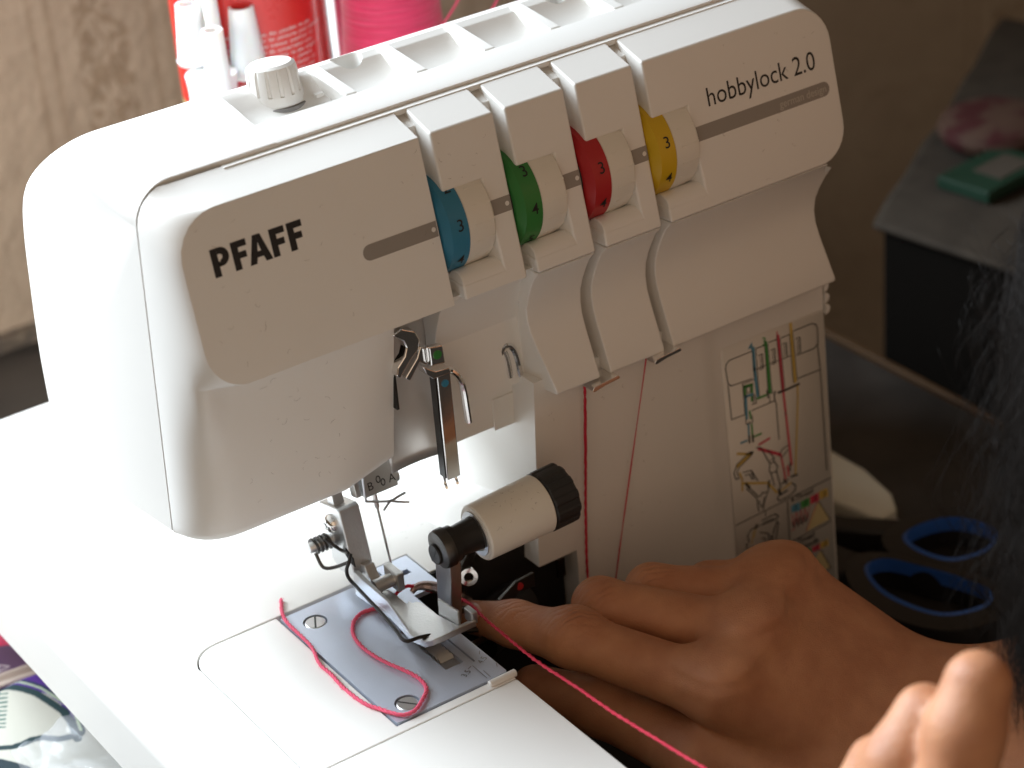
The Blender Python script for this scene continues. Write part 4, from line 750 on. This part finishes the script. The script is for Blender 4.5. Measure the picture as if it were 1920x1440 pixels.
# ================================================================== behind the machine
def wound(name, c0, c1):
    m = bpy.data.materials.new(name); m.use_nodes = True; n, l = nodes(m); p = n['Principled BSDF']; p.inputs['Roughness'].default_value = .55; p.inputs['Sheen Weight'].default_value = .4
    tc = n.new('ShaderNodeTexCoord'); mp = n.new('ShaderNodeMapping'); mp.inputs['Scale'].default_value = (14, 14, 420); mp.inputs['Rotation'].default_value = (.13, .1, 0)
    wv = n.new('ShaderNodeTexNoise'); wv.inputs['Scale'].default_value = 3.2; wv.inputs['Detail'].default_value = 5; wv.inputs['Distortion'].default_value = .5
    l.new(tc.outputs['Object'], mp.inputs[0]); l.new(mp.outputs[0], wv.inputs['Vector']); r = n.new('ShaderNodeValToRGB'); r.color_ramp.elements[0].position = .3; r.color_ramp.elements[1].position = .7; r.color_ramp.elements[0].color = (*c0, 1); r.color_ramp.elements[1].color = (*c1, 1); l.new(wv.outputs['Fac'], r.inputs[0]); l.new(r.outputs[0], p.inputs['Base Color'])
    b = n.new('ShaderNodeBump'); b.inputs['Strength'].default_value = 1.0; b.inputs['Distance'].default_value = .0012; l.new(wv.outputs['Fac'], b.inputs['Height']); l.new(b.outputs[0], p.inputs['Normal']); return m
PINK = wound('pink_thread', (.62, .010, .075), (.85, .035, .15))
for (x, y, lab) in ((157, 232, 'large pink thread cone standing behind the machine beside the chrome pole'), (232, 222, 'pink thread cone at the top edge, further right than the large one')):
    sp = thing('thread_cone', lab, 'thread cone', 'pink thread cones behind the machine')
    mesh('thread_winding', *lathe([(4, 24), (6, 26), (60, 24), (120, 19.2), (190, 15), (192, 12)], (x, y, 0), (0, 0, 1), 64), PINK, sp)
    mesh('cone_core', *lathe([(0.2, 23), (4, 23), (200, 10), (205, 9)], (x, y, 0), (0, 0, 1), 40), mat('core_card', (.30, .28, .33), .6), sp)
tag(mesh('thread_pole', *lathe([(-.4, 5.2), (140, 5.2), (140.1, 5.0), (330, 5.0)], (138.5, 245, 0), (0, 0, 1), 40), mat('chromed_tube', (.82, .82, .84), .12, 1.)), 'upright chrome telescopic pole between the red can and the pink cone', 'pole')
can = thing('spray_can', 'red spray can with small white print behind the machine', 'spray can')
CX, CY = 112.5, 264.
mesh('can_body', *lathe([(0, 26), (2, 28.5), (88.5, 28.5)], (CX, CY, 0), (0, 0, 1), 72), mat('can_gold', (.50, .34, .16), .3, .7), can)
mesh('can_label', *lathe([(0, 28.55), (110, 28.55)], (CX, CY, 97), (0, 0, 1), 72, cap=False), mat('can_red', (.52, .018, .014), .28, var=.05), can)
mesh('can_band', *lathe([(0, 28.56), (8.4, 28.56)], (CX, CY, 88.5), (0, 0, 1), 72, cap=False), mat('can_gold_band', (.55, .38, .16), .35, .4), can)
mesh('can_top', *lathe([(207, 28.6), (215, 24), (220, 14), (240, 13), (242, 11)], (CX, CY, 0), (0, 0, 1), 48), mat('can_cap', (.6, .05, .04), .4), can)
pr = MB(); WORDS = 'avec gachette gros debit tenir solution des pistolets ne pas couper votre produit a ne pas utiliser les peintures pour peinture une resine aussi pour la laque tous les travaux exterieur un mat ou satin produit pour un resultat de conservation'.split()
k = 0
for row in range(13):
    if row == 10: continue
    a = -1.05; z = 126.0-row*2.35
    while a < .95:
        w0 = WORDS[k % len(WORDS)]; k += 1; v, f = text2d(w0, 2.3, .012); wd = max(q[0] for q in v)
        def wr(a_, b_): t = a+a_/28.6; return (CX+28.75*math.sin(t-.50), CY-28.75*math.cos(t-.50), z+b_)
        pr.add([wr(*q) for q in v], f); a += (wd+1.0)/28.6
pr.build('label_print', mat('label_white', (.62, .48, .46), .5), can)['kind'] = 'stuff'
# white cone holder with tapered tubes
TR = mat('translucent_white', (.80, .80, .80), .35, sss=.3)
ch = thing('cone_holder', 'white plastic thread cone holder of tapered tubes at the rear left', 'cone holder')
mesh('holder_post', *lathe([(0, 12), (3, 12), (4, 9.3), (112, 9.0), (118, 9.6)], (82, 238, -.4), (0, 0, 1), 40), TR, ch)
for (x, y, zt, zb, r0, r1) in ((82.9, 251.3, 141, 118, 6.4, 4.6), (98.2, 239, 139, 112, 6.8, 4.7), (81, 230, 137, 100, 5.2, 4.0), (92, 250, 147, 118, 5.2, 4.2)):
    mesh('tapered_tube', *lathe([(0, r0*.5), (0, r0), (1.6, r0+.5), (2.2, r0), (zt-zb, r1), (zt-zb, r1-1.1), (4, r0-1.4)], (x, y, zb), (0, 0, 1), 36, cap=False), TR, ch)
mesh('spool_pin', *lathe([(0, 3), (60, 2.6), (62, 1.5)], (88, 243, 116), (0, 0, 1), 20), TR, ch)

# ================================================================== THREADS
def yarn(pts, r, m, name, label, strands=3, sm=6, tw=1.1, fuzz=0, cat='thread'):
    P = smooth_path(pts, sm); N = len(P); mb = MB()
    L = [0.]
    for a, b_ in zip(P[:-1], P[1:]): L.append(L[-1]+(b_-a).length)
    for s_ in range(strands):
        q = []
        nx = None
        for i in range(N):
            d_ = (P[min(i+1, N-1)]-P[max(i-1, 0)]).normalized()
            if nx is None: _, nx, _ = frame(d_)
            nx = (nx-d_*nx.dot(d_)).normalized(); ny = d_.cross(nx); a = L[i]*tw+2*math.pi*s_/strands
            q.append(P[i]+nx*math.cos(a)*r*.5+ny*math.sin(a)*r*.5)
        mb.add(*tube(q, r*.56, 6))
    for k in range(fuzz):
        i = random.randrange(N); o_ = P[i]; d_ = Vector((random.gauss(0, 1), random.gauss(0, 1), random.gauss(0, 1))).normalized()*random.uniform(.8, 1.9)*r; t_ = (P[min(i+1, N-1)]-P[max(i-1, 0)]).normalized()*random.uniform(-2, 2)
        mb.add(*tube([o_, o_+d_*.8+t_*.5, o_+d_+t_], .035, 3))
    o = mb.build(name, m, None, ang=180); return tag(o, label, cat)
YM = mat('pink_yarn', (.82, .12, .21), .8, bump=.3, bscale=1500, var=.12, vscale=900, sss=.0)
RM = mat('red_yarn', (.55, .012, .045), .7, var=.1, vscale=900)
loopP = [(31.5, 54.6, 1.2), (26, 55.5, 1.0), (21.6, 56, 1.1), (17.1, 53.4, 1.2), (13.6, 48.3, 1.2), (12.1, 42.5, 1.1), (12, 35.5, 1.1), (13.2, 27.5, 1.3), (15.3, 20.4, 1.3), (16.6, 14.8, 1.2), (16.3, 9.8, 1.1), (14.7, 6.7, 1.3), (11, 3.4, 1.4), (7, .9, 1.3), (3.2, 1.3, 1.2), (.7, 4.8, 1.2), (-.7, 8.9, .9), (-2.4, 13.3, .7), (-3.3, 19.1, .7), (-3.5, 26.7, .7), (-2.9, 34.4, .7), (-2.9, 41.3, .7), (-.4, 50.5, .9), (0, 59.7, 1.1), (.3, 67.2, 1.1), (2, 73.6, .8), (5.6, 80.8, .7)]
yarn(loopP, .66, YM, 'thread_tail', 'loose loop of pink thread lying across the steel needle plate', fuzz=900)
yarn([(31.5, 53.4, 3.4), (34.4, 54.2, 4.2), (37.1, 54.1, 5.2), (39.3, 53, 5.2), (42.2, 52.6, 3.6), (44.8, 50.7, 2), (48.2, 50, 0), (50.4, 44, .4), (50.6, 36, 1.8), (46.6, 21, 6), (43.2, 1, 10), (41.4, -16.7, 12.4), (41.3, -36, 14.5), (40.6, -55.6, 16.8), (40.9, -75.4, 19), (41.6, -96, 21), (42.6, -115, 23)], .62, RM, 'looper_thread', 'crimson thread running over the index finger towards the lower right corner', fuzz=250)
yarn([(110.4, 50.5, 57), (110.1, 50, 51.7), (108.8, 50.6, 25), (107.2, 50.6, 2), (105.9, 50, -21), (104, 45, -40)], .55, RM, 'looper_thread', 'thicker red thread hanging down the column nearest the knife knob', fuzz=90)
yarn([(135.8, 50.5, 58), (135.5, 50, 54.8), (117.5, 50, -25), (112, 46, -45)], .26, RM, 'looper_thread', 'thin red thread slanting down the column towards the hand', strands=2)
yarn([(178.5, 214, 130), (176.8, 213.9, 127.7), (172, 213.6, 122.7), (164.9, 213, 117.4), (158.3, 211.5, 114)], .6, YM, 'cone_thread', 'pink thread end curling off the large thread cone')
yarn([(192, 206, 131), (188.8, 205.6, 126.5), (184.7, 205.5, 122), (178, 206, 114), (170, 190, 100)], .6, YM, 'cone_thread', 'short pink thread crossing the dark gap between the two thread cones')

# ================================================================== THE PERSON
def chain(P, js, rs, k=3.):
    d = None
    for a, b_, ra, rb in zip(js[:-1], js[1:], rs[:-1], rs[1:]):
        q = sd_cone(P, a, b_, ra, rb); d = q if d is None else smin(d, q, k)
    return d
def right_hand(P):
    I = chain(P, [(55.5, 44.6, -10), (61.9, 28.5, -7), (70.1, 8.3, -5.6), (94.5, -36.0, -13.0)], [5.6, 7.2, 8.8, 10.0], 4)
    I = smin(I, sd_ell(P, (70.5, 6.2, -2.6), (8.0, 8.0, 7.4)), 6)
    M_ = chain(P, [(87, 20, -26), (86.8, 15.4, -4.0), (115.8, -26.5, -7.0)], [7.6, 8.6, 10.0], 4)
    N_ = chain(P, [(104, 16, -26), (105.4, 12.5, -5.0), (134.2, -13.4, -7.0)], [7.2, 8.2, 9.6], 4)
    O_ = chain(P, [(118, 12, -26), (125.2, 7.5, -10.0), (145.5, -5.3, -10.0)], [6.8, 7.8, 9.2], 4)
    F4 = smin(smin(I, M_, .8), smin(N_, O_, 1.2), .9)
    W1, W2 = (160, -50.5, -45), (134, -58, -49)
    pm = None; MC = [(94.5, -36.0, -13.0), (115.8, -26.5, -7.0), (134.2, -13.4, -7.0), (145.5, -5.3, -10.0)]; WR = [W2, (146, -55, -46), W1, (168, -46, -47)]
    for k in range(13):
        u = k/12*3; i = min(2, int(u)); t = u-i; a = tuple(p+(q-p)*t for p, q in zip(MC[i], MC[i+1])); b_ = tuple(p+(q-p)*t for p, q in zip(WR[i], WR[i+1]))
        q = sd_cone(P, a, b_, 10.2-.3*u, 15.5); pm = q if pm is None else smin(pm, q, 7)
    fo = smin(sd_cone(P, W1, (205, -75, -48), 16, 24), sd_cone(P, W2, (172, -100, -58), 17, 23), 14)
    T = chain(P, [(63, 21.7, -29), (75, 2.2, -31), (88, -31, -37), (116, -58, -48)], [7.5, 9.2, 11, 16], 5)
    d = smin(F4, pm, 7); d = smin(d, fo, 14); d = smin(d, T, 4)
    for c_ in ((94.9, -35.7, -4.4), (116.2, -26.2, 1.8), (134.6, -13.1, 1.4), (145.9, -5.0, -2.4)): d = smin(d, sd_ell(P, c_, (7, 7, 1.8)), 8)   # knuckles
    for a, b_ in (((94.9, -35.7, -5.0), (143, -54, -30)), ((116.2, -26.2, 1.4), (150, -53, -29)), ((134.6, -13.1, 1.0), (158, -50, -29))): d = smin(d, sd_cone(P, a, b_, 1.0, 1.2), 6)   # tendons
    return d
def left_hand(P):
    A_ = chain(P, [(58.3, -183, 90.5), (52.6, -185, 80.9), (45, -188, 62), (30, -196, 30)], [8.4, 9.2, 9.8, 12], 4)
    B_ = chain(P, [(53.5, -170.5, 76.5), (44.5, -171.4, 66.8), (36, -176, 48), (26, -186, 22)], [8.0, 8.8, 9.8, 12], 4)
    C_ = chain(P, [(44.4, -162.5, 62), (35.5, -165, 52), (30, -172, 38), (22, -180, 12)], [6.8, 8.0, 9, 11], 4)
    return smin(smin(A_, B_, 1.0), smin(C_, chain(P, [(30, -196, 30), (20, -205, -20)], [17, 24]), 3), 2.5)
AX0, AX1 = Vector((176, -98, 250)), Vector((92, -180, 40)); RX = Vector((.846, -.530, -.07)); FX = Vector((.464, .740, -.487))
HC = (AX0+AX1)*.5+RX*96+FX*20
def head(P): return smin(sd_ell(P, tuple(HC+Vector((0, 0, 20))), (78, 86, 92)), sd_ell(P, tuple(HC+RX*10+Vector((0, 0, -45))), (58, 66, 75)), 30)
pv = MB()
for fn, lo_, hi_, h_ in ((right_hand, (46, -135, -88), (238, 54, 16), 1.15), (left_hand, (-15, -240, -40), (75, -150, 104), 1.6), (head, tuple(HC-Vector((110, 115, 150))), tuple(HC+Vector((110, 115, 130))), 6)):
    V_, F_q = surface_nets(fn, lo_, hi_, h_); pv.add([tuple(q) for q in V_], [tuple(q) for q in F_q])
SK = bpy.data.materials.new('skin'); SK.use_nodes = True; n, l = nodes(SK); p = n['Principled BSDF']; p.inputs['Roughness'].default_value = .5
p.inputs['Subsurface Weight'].default_value = .25; p.inputs['Subsurface Radius'].default_value = (1, .35, .18); p.inputs['Subsurface Scale'].default_value = .0025
tc = n.new('ShaderNodeTexCoord')
n1_ = noise_(90, 5); cr = n.new('ShaderNodeValToRGB'); cr.color_ramp.elements[0].position = .32; cr.color_ramp.elements[0].color = (.45, .19, .095, 1); cr.color_ramp.elements[1].position = .7; cr.color_ramp.elements[1].color = (.57, .27, .14, 1); l.new(n1_, cr.inputs[0]); l.new(cr.outputs[0], p.inputs['Base Color'])
def near(c_, r0):
    vm = n.new('ShaderNodeVectorMath'); vm.operation = 'DISTANCE'; l.new(tc.outputs['Object'], vm.inputs[0]); vm.inputs[1].default_value = tuple(q*S for q in c_)
    mr = n.new('ShaderNodeMapRange'); mr.inputs[1].default_value = r0*S; mr.inputs[2].default_value = r0*S*.35; l.new(vm.outputs['Value'], mr.inputs[0]); return mr.outputs[0], vm.outputs['Value']
wr_ = None
for c_, r0, sc_ in (((70, 6, 4), 13, 2600), ((62, 27, 1), 9, 2800), ((84, 14, 4), 10, 2600), ((104, 10, 3), 9, 2600)):
    m_, dv = near(c_, r0); mp = n.new('ShaderNodeMapping'); mp.inputs['Rotation'].default_value = (0, 0, R_(20)); l.new(tc.outputs['Object'], mp.inputs[0])
    wv = n.new('ShaderNodeTexWave'); wv.bands_direction = 'Y'; wv.inputs['Scale'].default_value = 140; wv.inputs['Distortion'].default_value = 7; wv.inputs['Detail'].default_value = 3; wv.inputs['Detail Scale'].default_value = 1.5; l.new(mp.outputs[0], wv.inputs['Vector'])
    pwr = math_('POWER', wv.outputs['Fac'], .5); q = math_('MULTIPLY', math_('SUBTRACT', pwr, 1.0), m_); wr_ = q if wr_ is None else math_('ADD', wr_, q)
vo = n.new('ShaderNodeTexVoronoi'); vo.inputs['Scale'].default_value = 1100; vo.feature = 'DISTANCE_TO_EDGE'; mp = n.new('ShaderNodeMapping'); mp.inputs['Scale'].default_value = (1, 1.6, 1); l.new(tc.outputs['Object'], mp.inputs[0]); l.new(mp.outputs[0], vo.inputs['Vector'])
ht = math_('ADD', math_('MULTIPLY', wr_, 1.0), math_('ADD', math_('MULTIPLY', math_('MINIMUM', vo.outputs['Distance'], .25), .55), math_('MULTIPLY', noise_(420, 5), .5)))
bmp = n.new('ShaderNodeBump'); bmp.inputs['Strength'].default_value = .6; bmp.inputs['Distance'].default_value = .0006; l.new(ht, bmp.inputs['Height']); l.new(bmp.outputs[0], p.inputs['Normal'])
person = thing('person', 'person reaching into the machine, index finger pointing beside the needle plate', 'person')
bo = mesh('body', pv.v, pv.f, SK, person, ang=180)
md = bo.modifiers.new('soft', 'SMOOTH'); md.factor = .5; md.iterations = 4
NAIL = mat('nail', (.52, .26, .19), .28)
def nail(c_, d_, nrm, w_, L_):
    c_, d_, nrm = Vector(c_), Vector(d_).normalized(), Vector(nrm).normalized(); s_ = d_.cross(nrm).normalized(); nrm = s_.cross(d_)
    def fn(u, t): a = (u-.5)*2; b_ = (t-.5)*2; return tuple(c_+s_*(a*w_*(1-.12*b_*b_))+d_*(b_*L_)-nrm*(a*a*w_*.35)+nrm*.25*(1-b_*b_))
    mesh('fingernail', *grid(fn, 9, 9), NAIL, person, solid=.5)
nail((54.5, 41.5, -3.6), (-.25, .95, -.1), (-.1, .1, 1), 3.8, 4.6)
hm = MB(); HN = np.random.default_rng(3)
HB_ = [q+RX*3.8 for q in smooth_path([(180.2, -93.2, 177.5), (153.1, -106.6, 162.2), (131.4, -120.8, 146.7), (116.0, -133.5, 116.8), (103.7, -145.4, 86.9), (96.5, -156.0, 64.1), (87.6, -167.8, 48.0)], 8)]
def hairline(t): k = min(len(HB_)-1.001, max(0, t*(len(HB_)-1))); i = int(k); return HB_[i].lerp(HB_[i+1], k-i)
for k in range(4200):
    kind = HN.random(); thick = k < 420
    s0 = HN.uniform(17, 62) if thick else (abs(HN.normal(0, 1))*22+1 if kind < .93 else HN.uniform(-9, 2)); dp = HN.uniform(-22, 30)
    ph, fr_, am = HN.uniform(0, 6.3), HN.uniform(.8, 2.2), HN.uniform(1, 4)*(2.2 if kind >= .93 else 1)
    t0 = HN.uniform(0, .2) if kind < .93 else HN.uniform(.2, .7); t1 = HN.uniform(.8, 1.0) if kind < .93 else t0+HN.uniform(.12, .3); pts = []
    for j in range(14):
        t = t0+(t1-t0)*j/13; q = hairline(t)
        pts.append(q+RX*(s0+am*math.sin(ph+fr_*6*t)-(4*math.sin(2.4*math.pi*j/13+ph) if kind >= .93 else 0))+FX*(dp+am*.7*math.cos(ph*1.3+fr_*5*t)))
    hm.add(*tube(pts, 1.3 if thick else HN.uniform(.04, .08), 4 if thick else 3))
hr = hm.build('hair', mat('dark_hair', (.012, .009, .0075), .5, spec=.10), person, ang=180); hr['kind'] = 'stuff'

# ================================================================== lint on the plastic
ln = MB(); LR = random.Random(11)
def fibre(o_, ux, uy, nn, L_):
    o_, ux, uy, nn = map(Vector, (o_, ux, uy, nn)); a = LR.uniform(0, 6.3); bend = LR.uniform(-1.4, 1.4); pts = []
    for j in range(5):
        pts.append(o_+nn*.07+(ux*math.cos(a)+uy*math.sin(a))*(L_*j/4)); a += bend*.35
    ln.add(*tube(pts, LR.uniform(.02, .038), 3))
nf = Vector((0, -1, TAN)).normalized(); uf = Vector((0, TAN, 1)).normalized()
for k in range(26):
    x = LR.uniform(-18, 60); z = LR.uniform(105, 152); fibre((x, fy(z), z), (1, 0, 0), uf, nf, LR.uniform(.5, 2))
for k in range(22):
    x = LR.uniform(160, 215); z = LR.uniform(104, 152); fibre((x, fy(z), z), (1, 0, 0), uf, nf, LR.uniform(.4, 1.6))
for k in range(26):
    x = LR.uniform(-12, 24); z = LR.uniform(56, 100); fibre((x, 52+(103-z)*.05, z), (1, 0, 0), (0, 0, 1), (0, -1, 0), LR.uniform(.5, 2.4))
for k in range(24):
    x = LR.uniform(95, 158); z = LR.uniform(-10, 50); fibre((x, 53.5, z), (1, 0, 0), (0, 0, 1), (0, -1, 0), LR.uniform(.4, 1.6))
for k in range(35):
    a = R_(LR.uniform(20, 150)); x = LR.uniform(56, 78); fibre((x, ky-9.75*math.cos(a)-.03*(x-54), kz+9.75*math.sin(a)+.06*(x-54)), (1, 0, 0), (0, math.sin(a), math.cos(a)), (0, -math.cos(a), math.sin(a)), LR.uniform(.3, 1.2))
for k in range(140):
    x = LR.uniform(52, 92); y = LR.uniform(80, 140); fibre((x, y, 0), (1, 0, 0), (0, 1, 0), (0, 0, 1), LR.uniform(.3, 1.3)) if x < 68 else None
for k in range(60):
    x = LR.uniform(24, 160); fibre((x, 90+LR.uniform(0, 3.5), 158.2+.0), (1, 0, 0), (0, 1, .18), (0, -.18, 1), LR.uniform(.4, 1.8))
for k in range(8):
    x = LR.uniform(66, 86); z = LR.uniform(138, 152); fibre((x, fy(z), z), (1, 0, 0), uf, nf, LR.uniform(.4, 2))
lo_ = ln.build('lint', mat('lint_fibre', (.14, .115, .09), .8), mach, ang=180); lo_['kind'] = 'stuff'
